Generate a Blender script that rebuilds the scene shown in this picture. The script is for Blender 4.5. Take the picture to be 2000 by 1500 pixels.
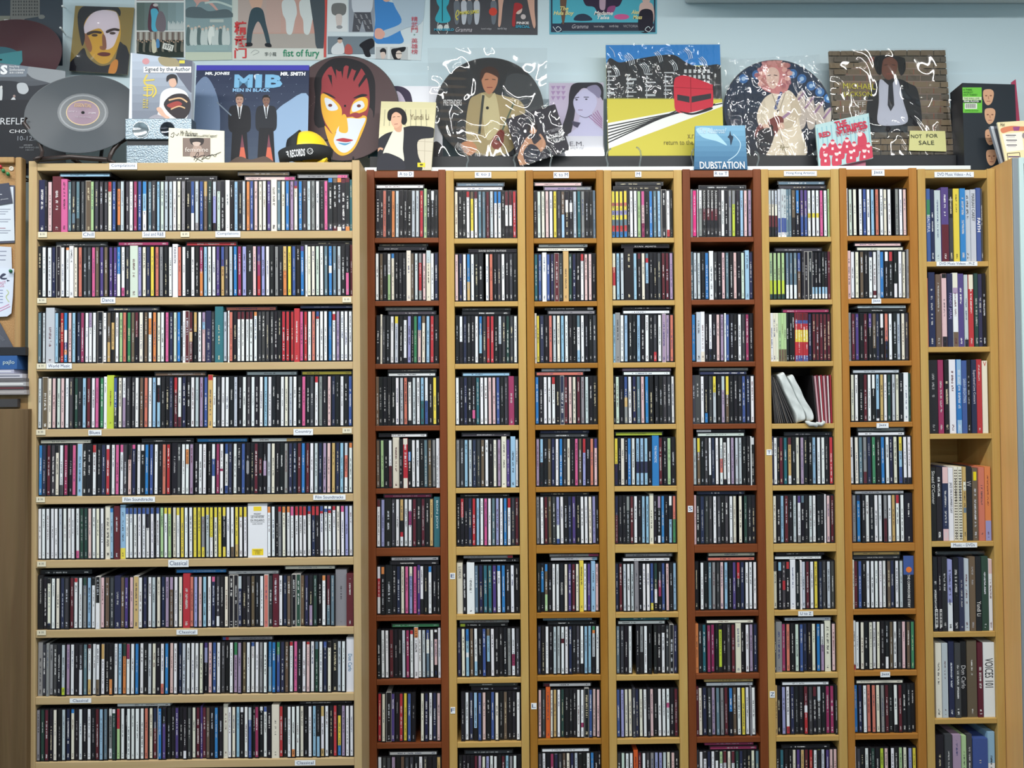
import bpy, bmesh, math, random, re
from mathutils import Vector, Matrix
random.seed(7)
SC = bpy.context.scene
COL = SC.collection
for o in list(bpy.data.objects):
    bpy.data.objects.remove(o)

# ------------------------------------------------------------------ camera, light, exposure
F = 1502.0                       # focal length in pixels of the 2000 x 1500 frame
EYE = Vector((0.0, 0.0, 1.45))
YAW, PITCH, ROLL = math.radians(0.872), math.radians(1.029), math.radians(-0.44)
_cy, _sy, _cp, _sp = math.cos(YAW), math.sin(YAW), math.cos(PITCH), math.sin(PITCH)
FWD = Vector((_sy*_cp, _cy*_cp, _sp))
_r0 = Vector((_cy, -_sy, 0)); _u0 = _r0.cross(FWD)
RIGHT = math.cos(ROLL)*_r0 + math.sin(ROLL)*_u0
UP = -math.sin(ROLL)*_r0 + math.cos(ROLL)*_u0
cam_data = bpy.data.cameras.new('camera'); cam = bpy.data.objects.new('camera', cam_data); COL.objects.link(cam)
cam_data.sensor_width = 36.0; cam_data.lens = 36.0*F/2000.0; cam_data.clip_start = 0.02
cam.matrix_world = Matrix(((RIGHT.x, UP.x, -FWD.x, EYE.x), (RIGHT.y, UP.y, -FWD.y, EYE.y), (RIGHT.z, UP.z, -FWD.z, EYE.z), (0, 0, 0, 1)))
SC.camera = cam
SC.view_settings.view_transform = 'Standard'; SC.view_settings.look = 'None'
SC.view_settings.gamma = 1.0; SC.view_settings.use_curve_mapping = False
SC.view_settings.exposure = 0.0
world = bpy.data.worlds.new('world'); SC.world = world; world.use_nodes = True
world.node_tree.nodes['Background'].inputs[0].default_value = (0.9, 0.95, 1.0, 1)
world.node_tree.nodes['Background'].inputs[1].default_value = 0.05
def area(name, loc, sx, sy, power, rot=(0, 0, 0), color=(1, 0.985, 0.96)):
    l = bpy.data.lights.new(name, 'AREA'); l.shape = 'RECTANGLE'; l.size = sx; l.size_y = sy; l.energy = power; l.color = color
    o = bpy.data.objects.new(name, l); COL.objects.link(o); o.location = loc; o.rotation_euler = rot
    return o
area('ceiling_tube_light', (-0.1, 0.98, 2.72), 3.6, 0.10, 67)
area('ceiling_tube_light', (-0.1, -0.55, 2.72), 3.6, 0.10, 30)
area('ceiling_tube_light', (-0.1, -1.9, 2.72), 3.6, 0.10, 21)

# ------------------------------------------------------------------ helpers
def ray(px, py):
    return (px-1000)/F*RIGHT - (py-750)/F*UP + FWD
def at(px, py, Y):
    d = ray(px, py); return EYE + d*(Y/d.y)
def lin(c):
    def f(v):
        v = v/255.0
        return v/12.92 if v <= 0.04045 else ((v+0.055)/1.055)**2.4
    return (f(c[0]), f(c[1]), f(c[2]), 1.0)
def tag(o, label=None, cat=None, group=None, kind=None):
    if label: o['label'] = label
    if cat: o['category'] = cat
    if group: o['group'] = group
    if kind: o['kind'] = kind
    return o
class MB:
    """collects faces with a material slot and a flat colour, then becomes one mesh"""
    def __init__(s): s.v = []; s.f = []; s.m = []; s.c = []; s.t = []; s.z = []; s.uv = []; s.smooth = []
    def face(s, pts, m=0, c=None, t=None, z=None, uv=None, smooth=False):
        b = len(s.v); s.v += [tuple(p) for p in pts]; s.f.append(list(range(b, b+len(pts))))
        s.m.append(m); s.c.append(c or (1, 1, 1, 1)); s.t.append(t or (0, 0, 0, 1)); s.z.append(z or (0, 0, 0, 1)); s.uv.append(uv); s.smooth.append(smooth)
    def mesh_faces(s, verts, faces, m=0, c=None, smooth=False):
        b = len(s.v); s.v += [tuple(p) for p in verts]
        for f in faces:
            s.f.append([b+i for i in f]); s.m.append(m); s.c.append(c or (1, 1, 1, 1)); s.t.append((0, 0, 0, 1)); s.z.append((0, 0, 0, 1)); s.uv.append(None); s.smooth.append(smooth)
    def box(s, x0, x1, y0, y1, z0, z1, m=0, c=None, M=None):
        v = [Vector(p) for p in ((x0,y0,z0),(x1,y0,z0),(x1,y1,z0),(x0,y1,z0),(x0,y0,z1),(x1,y0,z1),(x1,y1,z1),(x0,y1,z1))]
        if M: v = [M @ p for p in v]
        s.mesh_faces(v, [(0,3,2,1),(4,5,6,7),(0,1,5,4),(1,2,6,5),(2,3,7,6),(3,0,4,7)], m, c)
    def tube(s, pts, r, n=8, m=0, c=None, cap=True):
        pts = [Vector(p) for p in pts]; rings = []
        for i, p in enumerate(pts):
            d = (pts[min(i+1, len(pts)-1)] - pts[max(i-1, 0)]).normalized()
            a = d.cross(Vector((0.3, 0.2, 1))).normalized(); b = d.cross(a)
            rr = r[i] if isinstance(r, (list, tuple)) else r
            rings.append([p + rr*(math.cos(2*math.pi*k/n)*a + math.sin(2*math.pi*k/n)*b) for k in range(n)])
        v = [q for R in rings for q in R]; f = []
        for i in range(len(pts)-1):
            for k in range(n): f.append((i*n+k, i*n+(k+1) % n, (i+1)*n+(k+1) % n, (i+1)*n+k))
        if cap: f += [tuple(range(n-1, -1, -1)), tuple((len(pts)-1)*n+k for k in range(n))]
        s.mesh_faces(v, f, m, c, True)
    def lathe(s, prof, n=48, m=0, c=None, smooth=True, M=None):   # (r, z) profile about the z axis
        v = []; f = []
        for r, z in prof:
            for k in range(n): v.append(Vector((r*math.cos(2*math.pi*k/n), r*math.sin(2*math.pi*k/n), z)))
        for i in range(len(prof)-1):
            for k in range(n): f.append((i*n+k, i*n+(k+1) % n, (i+1)*n+(k+1) % n, (i+1)*n+k))
        if M: v = [M @ p for p in v]
        s.mesh_faces(v, f, m, c, smooth)
    def mesh(s, name, attrs=False):
        me = bpy.data.meshes.new(name); me.from_pydata(s.v, [], s.f)
        me.polygons.foreach_set('material_index', s.m); me.polygons.foreach_set('use_smooth', s.smooth)
        a = me.attributes.new('col', 'FLOAT_COLOR', 'FACE'); a.data.foreach_set('color', [x for c in s.c for x in c])
        if attrs:
            a = me.attributes.new('tx', 'FLOAT_COLOR', 'FACE'); a.data.foreach_set('color', [x for c in s.t for x in c])
            a = me.attributes.new('zn', 'FLOAT_COLOR', 'FACE'); a.data.foreach_set('color', [x for c in s.z for x in c])
            u = me.uv_layers.new(name='UVMap'); L = []
            for f, uv in zip(s.f, s.uv):
                for i in range(len(f)): L += list(uv[i]) if uv else [0.5, 0.0]
            u.data.foreach_set('uv', L)
        me.update(); return me
    def build(s, name, mats, parent=None, attrs=False, bevel=0):
        me = s.mesh(name, attrs)
        for m in (mats if isinstance(mats, (list, tuple)) else [mats]): me.materials.append(m)
        o = bpy.data.objects.new(name, me); COL.objects.link(o)
        if parent: o.parent = parent
        if bevel:
            b = o.modifiers.new('bevel', 'BEVEL'); b.width = bevel; b.segments = 2; b.limit_method = 'ANGLE'
        return o
def thing(name, label, cat, M=None, group=None):
    o = bpy.data.objects.new(name, None); COL.objects.link(o); o.empty_display_size = 0.02
    if M is not None: o.matrix_world = M if isinstance(M, Matrix) else Matrix.Translation(M)
    return tag(o, label, cat, group)
def board(name, x0, x1, y0, y1, z0, z1, m, parent, bevel=0.0012):
    b = MB(); b.box(x0, x1, y0, y1, z0, z1); return b.build(name, m, parent, bevel=bevel)

# ------------------------------------------------------------------ materials
def mat(name, color=(200, 200, 200), rough=0.5, metal=0.0, spec=0.5, coat=0.0):
    m = bpy.data.materials.new(name); m.use_nodes = True
    b = m.node_tree.nodes['Principled BSDF']; b.inputs['Base Color'].default_value = lin(color)
    b.inputs['Roughness'].default_value = rough; b.inputs['Metallic'].default_value = metal
    b.inputs['Specular IOR Level'].default_value = spec; b.inputs['Coat Weight'].default_value = coat
    return m
def N(m, t, **kw):
    n = m.node_tree.nodes.new(t)
    for k, v in kw.items():
        if k.startswith('i_'):
            n.inputs[int(k[2:]) if k[2:].isdigit() else k[2:].replace('_', ' ')].default_value = v
        else: setattr(n, k, v)
    return n
def Lk(m, a, b): m.node_tree.links.new(a, b)
def bump(m, height, strength=0.2, dist=0.001):
    b = N(m, 'ShaderNodeBump'); b.inputs['Strength'].default_value = strength; b.inputs['Distance'].default_value = dist
    Lk(m, height, b.inputs['Height']); Lk(m, b.outputs[0], m.node_tree.nodes['Principled BSDF'].inputs['Normal'])
def wood(name, c1, c2, vertical=True, rough=0.42, scale=1.0):
    m = mat(name, c1, rough, spec=0.22); p = m.node_tree.nodes['Principled BSDF']
    tc = N(m, 'ShaderNodeTexCoord'); mp = N(m, 'ShaderNodeMapping')
    mp.inputs['Scale'].default_value = (26*scale, 26*scale, 1.6*scale) if vertical else (1.6*scale, 26*scale, 26*scale)
    Lk(m, tc.outputs['Object'], mp.inputs['Vector'])
    n1 = N(m, 'ShaderNodeTexNoise', i_Scale=1.6, i_Detail=5.0, i_Roughness=0.6, i_Distortion=0.8); Lk(m, mp.outputs[0], n1.inputs['Vector'])
    n2 = N(m, 'ShaderNodeTexNoise', i_Scale=9.0, i_Detail=3.0); Lk(m, mp.outputs[0], n2.inputs['Vector'])
    r = N(m, 'ShaderNodeValToRGB'); r.color_ramp.elements[0].position = 0.32; r.color_ramp.elements[1].position = 0.68
    r.color_ramp.elements[0].color = lin(c2); r.color_ramp.elements[1].color = lin(c1); Lk(m, n1.outputs[0], r.inputs[0])
    mx = N(m, 'ShaderNodeMix', data_type='RGBA', blend_type='MULTIPLY'); mx.inputs[0].default_value = 0.12
    Lk(m, r.outputs[0], mx.inputs[6]); Lk(m, n2.outputs['Color'], mx.inputs[7]); Lk(m, mx.outputs[2], p.inputs['Base Color'])
    bump(m, n2.outputs[0], 0.08, 0.0006)
    return m
BEECH = wood('beech wood', (196, 172, 131), (187, 162, 119)); BEECH_H = wood('beech wood across', (196, 172, 131), (187, 162, 119), False)
OAK = wood('light oak wood', (199, 166, 101), (188, 151, 85)); OAK_H = wood('light oak wood across', (199, 166, 101), (188, 151, 85), False)
CHERRY = wood('cherry wood', (170, 122, 52), (152, 104, 38)); CHERRY_H = wood('cherry wood across', (170, 122, 52), (152, 104, 38), False)
HONEY = wood('honey wood', (180, 126, 60), (165, 110, 47)); HONEY_H = wood('honey wood across', (180, 126, 60), (165, 110, 47), False)
MAHOG = wood('mahogany wood', (130, 71, 40), (113, 59, 30)); MAHOG_H = wood('mahogany wood across', (130, 71, 40), (113, 59, 30), False)
OLDWOOD = wood('worn brown wood', (118, 97, 70), (94, 75, 52), True, 0.5, 0.45)
WHITE_BOARD = mat('white laminate', (226, 232, 234), 0.5)
DARK = mat('black card', (30, 32, 36), 0.55)
CASE = mat('dark jewel case plastic', (30, 30, 34), 0.16, spec=0.5)
CLEARCASE = mat('grey plastic edge', (70, 72, 76), 0.2, spec=0.6)
def attr_mat(name, rough=0.4, coat=0.0, spec=0.4, metal=0.0):
    m = mat(name, (255, 255, 255), rough, metal, spec, coat); a = N(m, 'ShaderNodeAttribute', attribute_name='col')
    Lk(m, a.outputs['Color'], m.node_tree.nodes['Principled BSDF'].inputs['Base Color']); return m
PRINT = attr_mat('printed card', 0.5, 0.0, 0.25)
GLOSSY = attr_mat('glossy printed card', 0.5, 0.0, 0.2)
PAPER = attr_mat('printed paper', 0.7, spec=0.2)
def math_node(m, op, a, b=None, clamp=False):
    n = N(m, 'ShaderNodeMath', operation=op); n.use_clamp = clamp
    for i, v in enumerate((a, b)):
        if v is None: continue
        if isinstance(v, (int, float)): n.inputs[i].default_value = v
        else: Lk(m, v, n.inputs[i])
    return n.outputs[0]
def spine_material():
    """flat colour from the mesh plus small illegible print running along the spine"""
    m = mat('printed spine', (255, 255, 255), 0.38, spec=0.3, coat=0.08); p = m.node_tree.nodes['Principled BSDF']
    col = N(m, 'ShaderNodeAttribute', attribute_name='col'); tx = N(m, 'ShaderNodeAttribute', attribute_name='tx'); zn = N(m, 'ShaderNodeAttribute', attribute_name='zn')
    uv = N(m, 'ShaderNodeUVMap', uv_map='UVMap'); sx = N(m, 'ShaderNodeSeparateXYZ'); Lk(m, uv.outputs[0], sx.inputs[0])
    sz = N(m, 'ShaderNodeSeparateColor'); Lk(m, zn.outputs['Color'], sz.inputs[0])
    u, v = sx.outputs[0], sx.outputs[1]; seed = tx.outputs['Alpha']
    vs = math_node(m, 'ADD', v, math_node(m, 'MULTIPLY', seed, 37.0))
    g = N(m, 'ShaderNodeCombineXYZ')
    Lk(m, math_node(m, 'FLOOR', math_node(m, 'MULTIPLY', vs, 130.0)), g.inputs[0]); Lk(m, math_node(m, 'FLOOR', math_node(m, 'MULTIPLY', u, 9.0)), g.inputs[1]); Lk(m, seed, g.inputs[2])
    w = N(m, 'ShaderNodeTexWhiteNoise', noise_dimensions='3D'); Lk(m, g.outputs[0], w.inputs['Vector'])
    ink = math_node(m, 'GREATER_THAN', w.outputs['Value'], 0.36)
    wl = N(m, 'ShaderNodeTexWhiteNoise', noise_dimensions='1D'); Lk(m, math_node(m, 'FLOOR', math_node(m, 'MULTIPLY', vs, 42.0)), wl.inputs['W'])
    letter = math_node(m, 'GREATER_THAN', wl.outputs['Value'], 0.2)
    band = math_node(m, 'LESS_THAN', math_node(m, 'ABSOLUTE', math_node(m, 'SUBTRACT', u, 0.5)), sz.outputs[2])
    z1 = math_node(m, 'MULTIPLY', math_node(m, 'GREATER_THAN', v, sz.outputs[0]), math_node(m, 'LESS_THAN', v, sz.outputs[1]))
    z2 = math_node(m, 'MULTIPLY', math_node(m, 'GREATER_THAN', v, 0.88), math_node(m, 'LESS_THAN', v, 0.96))
    zone = math_node(m, 'MAXIMUM', z1, z2)
    k = math_node(m, 'MULTIPLY', math_node(m, 'MULTIPLY', ink, letter), math_node(m, 'MULTIPLY', band, zone))
    k = math_node(m, 'MULTIPLY', k, 0.85)
    mx = N(m, 'ShaderNodeMix', data_type='RGBA'); Lk(m, k, mx.inputs[0]); Lk(m, col.outputs['Color'], mx.inputs[6]); Lk(m, tx.outputs['Color'], mx.inputs[7])
    Lk(m, mx.outputs[2], p.inputs['Base Color']); return m
SPINE = spine_material()
def clear_film(name, wrinkle, scale, amount=0.06, dist=0.05):
    m = bpy.data.materials.new(name); m.use_nodes = True; nt = m.node_tree; nt.nodes.remove(nt.nodes['Principled BSDF'])
    tr = N(m, 'ShaderNodeBsdfTransparent'); gl = N(m, 'ShaderNodeBsdfGlossy', i_Roughness=0.06); mx = N(m, 'ShaderNodeMixShader')
    tc = N(m, 'ShaderNodeTexCoord'); mp = N(m, 'ShaderNodeMapping'); mp.inputs['Scale'].default_value = (scale, scale*0.45, 1); mp.inputs['Rotation'].default_value = (0, 0, 0.7)
    Lk(m, tc.outputs['Object'], mp.inputs[0])
    n = N(m, 'ShaderNodeTexNoise', i_Scale=1.0, i_Detail=0.9, i_Distortion=1.8); Lk(m, mp.outputs[0], n.inputs['Vector'])
    b = N(m, 'ShaderNodeBump', i_Strength=wrinkle, i_Distance=dist); Lk(m, n.outputs[0], b.inputs['Height']); Lk(m, b.outputs[0], gl.inputs['Normal'])
    lw = N(m, 'ShaderNodeLayerWeight', i_Blend=0.35)
    Lk(m, math_node(m, 'ADD', math_node(m, 'MULTIPLY', lw.outputs['Fresnel'], 0.8), amount, True), mx.inputs[0])
    Lk(m, tr.outputs[0], mx.inputs[1]); Lk(m, gl.outputs[0], mx.inputs[2]); Lk(m, mx.outputs[0], nt.nodes['Material Output'].inputs[0])
    return m
FILM = clear_film('wrinkled clear plastic', 1.0, 11, 0.07, 0.045)
FILM_FINE = clear_film('crinkled cellophane', 1.0, 24, 0.055, 0.022)
FILM_SOFT = clear_film('soft clear folder', 0.4, 16, 0.08, 0.02)
ACRYL = clear_film('clear acrylic', 0.0, 1, 0.10)
VINYL = attr_mat('vinyl', 0.28, spec=0.6)
_p = VINYL.node_tree.nodes['Principled BSDF']; _p.inputs['Anisotropic'].default_value = 0.85; _p.inputs['Roughness'].default_value = 0.36
_t = N(VINYL, 'ShaderNodeTangent', direction_type='RADIAL', axis='Z'); Lk(VINYL, _t.outputs[0], _p.inputs['Tangent'])
SILVER = mat('holographic silver foil', (132, 146, 156), 0.34, 0.85)
_n = N(SILVER, 'ShaderNodeTexNoise', i_Scale=260.0, i_Detail=3.0); _t = N(SILVER, 'ShaderNodeTexCoord'); Lk(SILVER, _t.outputs['Object'], _n.inputs['Vector']); bump(SILVER, _n.outputs[0], 0.4, 0.003)
MIRROR = mat('mirror foil', (190, 200, 208), 0.12, 0.9)
TXM = {}
def ink(c, rough=0.5):
    k = tuple(c)
    if k not in TXM: TXM[k] = mat('ink', c, rough, spec=0.2)
    return TXM[k]

# ------------------------------------------------------------------ lettering (built at the end in one go)
TEXTS = []
def text(s, parent, x0, x1, y0, y1, color, M=None, z=0.0006, name='lettering', bold=0.0, rot=0.0, slant=0.0):
    """glyph box x0..x1, y0..y1 in the parent's XY plane; rot turns it about the box centre"""
    TEXTS.append((s, parent, x0, x1, y0, y1, color, M, z, name, bold, rot, slant))
def build_texts():
    objs = []
    for i, t in enumerate(TEXTS):
        c = bpy.data.curves.new('t%d' % i, 'FONT'); c.body = t[0]; c.resolution_u = 2; c.offset = t[10]; c.shear = t[12]
        o = bpy.data.objects.new('t%d' % i, c); COL.objects.link(o); objs.append(o)
    bpy.context.view_layer.update(); dg = bpy.context.evaluated_depsgraph_get()
    for o, t in zip(objs, TEXTS):
        s, parent, x0, x1, y0, y1, color, M, z, name, bold, rot, slant = t
        me = bpy.data.meshes.new_from_object(o.evaluated_get(dg))
        if not len(me.vertices): continue
        xs = [v.co.x for v in me.vertices]; ys = [v.co.y for v in me.vertices]
        ax, bx, ay, by = min(xs), max(xs), min(ys), max(ys); cx, cy = (x0+x1)/2, (y0+y1)/2
        ca, sa = math.cos(rot), math.sin(rot)
        for v in me.vertices:
            x = x0+(v.co.x-ax)/max(bx-ax, 1e-6)*(x1-x0)-cx; y = y0+(v.co.y-ay)/max(by-ay, 1e-6)*(y1-y0)-cy
            p = Vector((cx+ca*x-sa*y, cy+sa*x+ca*y, z)); v.co = M(p) if callable(M) else (M @ p if M else p)
        me.materials.clear(); me.materials.append(ink(color)); me.name = name
        n = bpy.data.objects.new(name, me); COL.objects.link(n); n.parent = parent
    for o in objs:
        c = o.data; bpy.data.objects.remove(o); bpy.data.curves.remove(c)
FRONT = Matrix(((1, 0, 0, 0), (0, 0, -1, 0), (0, 1, 0, 0), (0, 0, 0, 1)))   # XY plane -> upright plane facing -Y

# ------------------------------------------------------------------ room
YT, YL = 1.955, 1.851            # front planes of the towers and of the wide bookcase
YW = 2.118                       # wall behind
def paint(name, c):
    m = mat(name, c, 0.6, spec=0.25); n = N(m, 'ShaderNodeTexNoise', i_Scale=60.0, i_Detail=4.0); bump(m, n.outputs[0], 0.05, 0.001); return m
WALLM = paint('white wall paint', (204, 224, 232)); CEILM = paint('ceiling paint', (235, 236, 234))
FLOORM = mat('grey vinyl floor', (92, 88, 82), 0.45)
def shell(name, *b, m=WALLM):
    k = MB(); k.box(*b); return tag(k.build(name, m), kind='structure')
shell('wall_back', -2.6, 2.6, YW, YW+0.1, 0, 2.8)
shell('wall_left', -2.7, -2.6, -3.2, YW+0.1, 0, 2.8)
shell('wall_right', 2.6, 2.7, -3.2, YW+0.1, 0, 2.8)
shell('wall_front', -2.7, 2.7, -3.3, -3.2, 0, 2.8)
shell('floor', -2.7, 2.7, -3.3, YW+0.1, -0.1, 0, m=FLOORM)
shell('ceiling', -2.7, 2.7, -3.3, YW+0.1, 2.8, 2.9, m=CEILM)
zt = at(1100, 147, YW).z
shell('trim_1', -2.6, 2.6, YW-0.004, YW, 0.02, zt)      # lower wall panel, its top edge is the seam
YW2 = YW-0.0045

# ------------------------------------------------------------------ furniture
BACKING = mat('dark brown backing board', (46, 40, 36), 0.6)
SHELVES = {}   # unit -> dict(xl, xr, y, rows=[(shelf top z, ceiling z)])
def unit(name, label, cat, xo0, xi0, xi1, xo1, tops, yf, depth, ztop0, ztop1, thick, mv, mh, key, extra_post=0.003, top_thin=None, zb=0.0):
    t = thing(name, label, cat, (xo0, yf, zb))
    def P(n, x0, x1, y0, y1, z0, z1, m): return board(n, x0-xo0, x1-xo0, y0-yf, y1-yf, z0-zb, z1-zb, m, t)
    P('side_panel', xo0+0.0004, xi0, yf, yf+depth, zb, ztop0, mv); P('side_panel', xi1, xo1-0.0004, yf, yf+depth, zb, ztop0, mv)
    P('top_board', xi0, xi1, yf+0.001, yf+depth, ztop1, ztop0-extra_post, mh)
    P('back_panel', xi0, xi1, yf+depth-0.006, yf+depth, zb, ztop1, mh if key == 'T8' else BACKING)
    rows = []; ceil = ztop1
    for i, z in enumerate(tops):
        th = thick[i] if isinstance(thick, (list, tuple)) else thick
        P('shelf', xi0, xi1, yf+0.001, yf+depth-0.006, z-th, z, mh); rows.append((z, ceil)); ceil = z-th
    P('plinth', xi0, xi1, yf+0.01, yf+0.028, zb, zb+0.06, mh)
    SHELVES[key] = dict(xl=xi0, xr=xi1, y=yf, rows=rows, t=t, o=Vector((xo0, yf, zb)))
    return t
def zof(x, y, Y): return at(x, y, Y).z
def xof(xt, xb, Y): return 0.5*(at(xt, 400, Y).x+at(xb, 1400, Y).x)
LROWS = [451, 579.3, 707.6, 835.6, 966.8, 1091.1, 1227.2, 1357.4, 1484.5]
ztL = zof(380, 313.5, YL)
ltops = [zof(385, y+0.6, YL) for y in LROWS]; ltops += [ltops[-1]-0.16, ltops[-1]-0.32]
unit('bookcase', 'wide pale beech bookcase packed with nine visible shelves of CDs', 'bookcase', xof(54.3, 52.5, YL), xof(71.3, 68.7, YL), xof(687.3, 692, YL), xof(702.4, 706.8, YL),
     ltops, YL, YW2-YL-0.002, ztL, zof(380, 332.5, YL), 0.0182, BEECH, BEECH_H, 'L', 0.0045)
TE = [(716, 719.5, 730.4, 736, 855.9, 862.5, 869.9, 877.9), (869.9, 877.9, 886.1, 893, 1010.2, 1018.5, 1025.4, 1034.4), (1026.2, 1035.4, 1041.1, 1050.5, 1164.7, 1174.7, 1178.9, 1189.6),
      (1178.9, 1189.6, 1194.2, 1204.8, 1317, 1327.2, 1333, 1344), (1333.5, 1344.8, 1348.3, 1360.5, 1472.5, 1484.2, 1487, 1500.7), (1487, 1500.7, 1501.4, 1515.6, 1624.6, 1637.7, 1640.3, 1654.5),
      (1640.7, 1655, 1655.5, 1668.8, 1777.7, 1792, 1792.4, 1809), (1793, 1810.2, 1806.3, 1828, 1928, 1949.6, 1943.6, 1965.8)]
TS = [[463.7,465,464.7,463.7,462.2,461.9,459.8],[587,588.2,587.9,586,584.7,584.7,582.6],[710,710,708.7,707.5,706,705.3,704.2],[831,830.5,829.2,828.3,827.4,827,823.9],[953.7,952.8,950.8,949.4,948.5,947.7,946.6],[1070,1068,1064.6,1063.4,1063.4,1062,1060.9],[1202,1200,1196.8,1196,1193.2,1191.8,1190],[1327,1324,1319.5,1318.5,1316,1314.5,1310],[1451.5,1449.5,1444,1443,1440,1437.5,1434]]
TTOP = [(331.3, 347), (332.5, 349), (332, 349), (332, 348.4), (330, 346.5), (330, 346.5), (328, 344.8), (329.5, 348)]
TM = [(MAHOG, MAHOG_H), (OAK, OAK_H), (CHERRY, CHERRY_H), (OAK, OAK_H), (MAHOG, MAHOG_H), (OAK, OAK_H), (HONEY, HONEY_H), (OAK, OAK_H)]
TL = ['dark mahogany CD tower beside the wide bookcase', 'light oak CD tower between the mahogany and the cherry one', 'cherry brown CD tower between two light oak towers',
      'light oak CD tower left of the second mahogany tower', 'mahogany CD tower standing between two light oak towers', 'light oak CD tower holding the leaning white plastic bundle', 'honey brown CD tower of jazz, next to the DVD tower', 'oak tower with taller compartments full of DVD cases']
TH = [0.013]*5+[0.0205]+[0.0135]*6
for i in range(8):
    e = TE[i]; xm = (e[2]+e[4])/2
    if i < 7:
        tops = [zof(xm+4, TS[r][i]+0.4, YT) for r in range(9)]; tops += [tops[-1]-0.16, tops[-1]-0.32]; th = TH
    else:
        tops = [zof(xm+6, y, YT) for y in (510.3, 677.3, 847, 1057.5, 1234.5, 1404)]; tops += [tops[-1]-0.235]; th = 0.0135
    unit('cd_tower' if i < 7 else 'dvd_tower', TL[i], 'CD tower' if i < 7 else 'DVD tower', xof(e[0], e[1], YT), xof(e[2], e[3], YT), xof(e[4], e[5], YT), xof(e[6], e[7], YT),
         tops, YT, YW2-YT-0.002, zof(xm, TTOP[i][0], YT), zof(xm, TTOP[i][1], YT), th, TM[i][0], TM[i][1], 'T%d' % (i+1), 0.003)

# shelf labels: paper strips stuck to the wood
LABELS = [('L', 'Compilations', 214, 268, 318.5, 331), ('L', 'Chill', 161, 185.5, 452.5, 464.5), ('L', 'Soul and R&B', 278, 323, 452, 464), ('L', 'Compilations', 421, 469.5, 451.5, 463.5),
  ('L', 'Dance', 197, 225.5, 580.5, 592.5), ('L', 'World Music', 91, 140.5, 709.5, 720.5), ('L', 'Blues', 173, 198.5, 839.5, 850.5), ('L', 'Country', 573.5, 611.5, 837.5, 850), ('L', 'Film Soundtracks', 239, 303, 970, 981),
  ('L', 'Film Soundtracks', 612, 675, 965.8, 976.5), ('L', 'Classical', 329, 368.5, 1093, 1107.5), ('L', 'Classical', 345, 386, 1229.5, 1239.5), ('L', 'Classical', 136.5, 178.5, 1363.5, 1373), ('L', 'Classical', 576, 616, 1484.5, 1495),
  ('T1', 'A to D', 777, 808, 334.8, 346), ('T2', 'E to J', 927.5, 959.5, 336, 347.5), ('T3', 'K to M', 1081, 1111, 336, 348), ('T4', 'M', 1240.5, 1252.5, 335.3, 346), ('T5', 'R to T', 1394, 1422.5, 334, 345),
  ('T6', 'Hong Kong Artist(s)', 1531, 1595, 334, 344), ('T7', 'Jazz', 1702.5, 1727, 331.8, 343.5), ('T8', 'DVD Music Videos - A-L', 1825, 1901.5, 335.7, 346.5), ('T8', 'DVD Music Videos - M-Z', 1829, 1908.5, 510.8, 519.8),
  ('T7', 'Jazz', 1702.5, 1720.5, 583.5, 593), ('T7', 'Jazz', 1712, 1735, 826, 836), ('T7', 'Jazz', 1719.5, 1738, 1312, 1322.5), ('T6', 'U to Z', 1559, 1588, 1193.5, 1203.5), ('T8', 'Music – DVDs', 1857, 1908, 1059.5, 1069.5),
  ('T2', 'E', 879, 889, 1119, 1131), ('T2', 'F', 880, 889, 1381, 1393.5), ('T3', 'L', 1037.5, 1048, 1373, 1385), ('T5', 'S', 1343.5, 1353, 988, 1000), ('T6', 'T', 1497, 1507, 878, 889), ('T6', 'Z', 1503.5, 1513, 1350, 1362.5)]
PRICES = [(75, 92, 453, 463.5), (353, 370, 453, 463), (73, 91, 582, 592), (669, 686, 580.3, 590.5), (72, 90, 710, 720.5), (71, 89, 839, 849.5), (669, 687, 836, 846), (71, 88, 970.5, 981), (73, 90, 1096.5, 1106.5), (72.5, 90, 1230.5, 1240.5)]
LABELM = mat('paper label', (232, 238, 244), 0.55); PRICEM = mat('yellowed price sticker', (222, 216, 192), 0.55)
def stick(key, s, x0, x1, y0, y1, m, colr, name, pad=0.18, fit=0.86):
    S = SHELVES[key]; Y = S['y']; a = at(x0, y1, Y)-S['o']; b = at(x1, y0, Y)-S['o']
    o = MB(); o.box(a.x, b.x, -0.0009, 0.0, a.z, b.z); o = o.build(name, m, S['t'])
    w, h = b.x-a.x, b.z-a.z; cx = (a.x+b.x)/2; tw = min(w*fit/2, h*0.30*max(1.0, len(s)*0.62))
    text(s, o, cx-tw, cx+tw, a.z+h*(pad+0.08), b.z-h*(pad-0.02), colr, FRONT, z=0.0012)
for k, s, x0, x1, y0, y1 in LABELS: stick(k, s, x0, x1, y0, y1, LABELM, (58, 70, 110), 'shelf_label')
for x0, x1, y0, y1 in PRICES: stick('L', '$ 35', x0, x1, y0, y1, PRICEM, (110, 110, 112), 'price_sticker', 0.27, 0.55)
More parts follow.
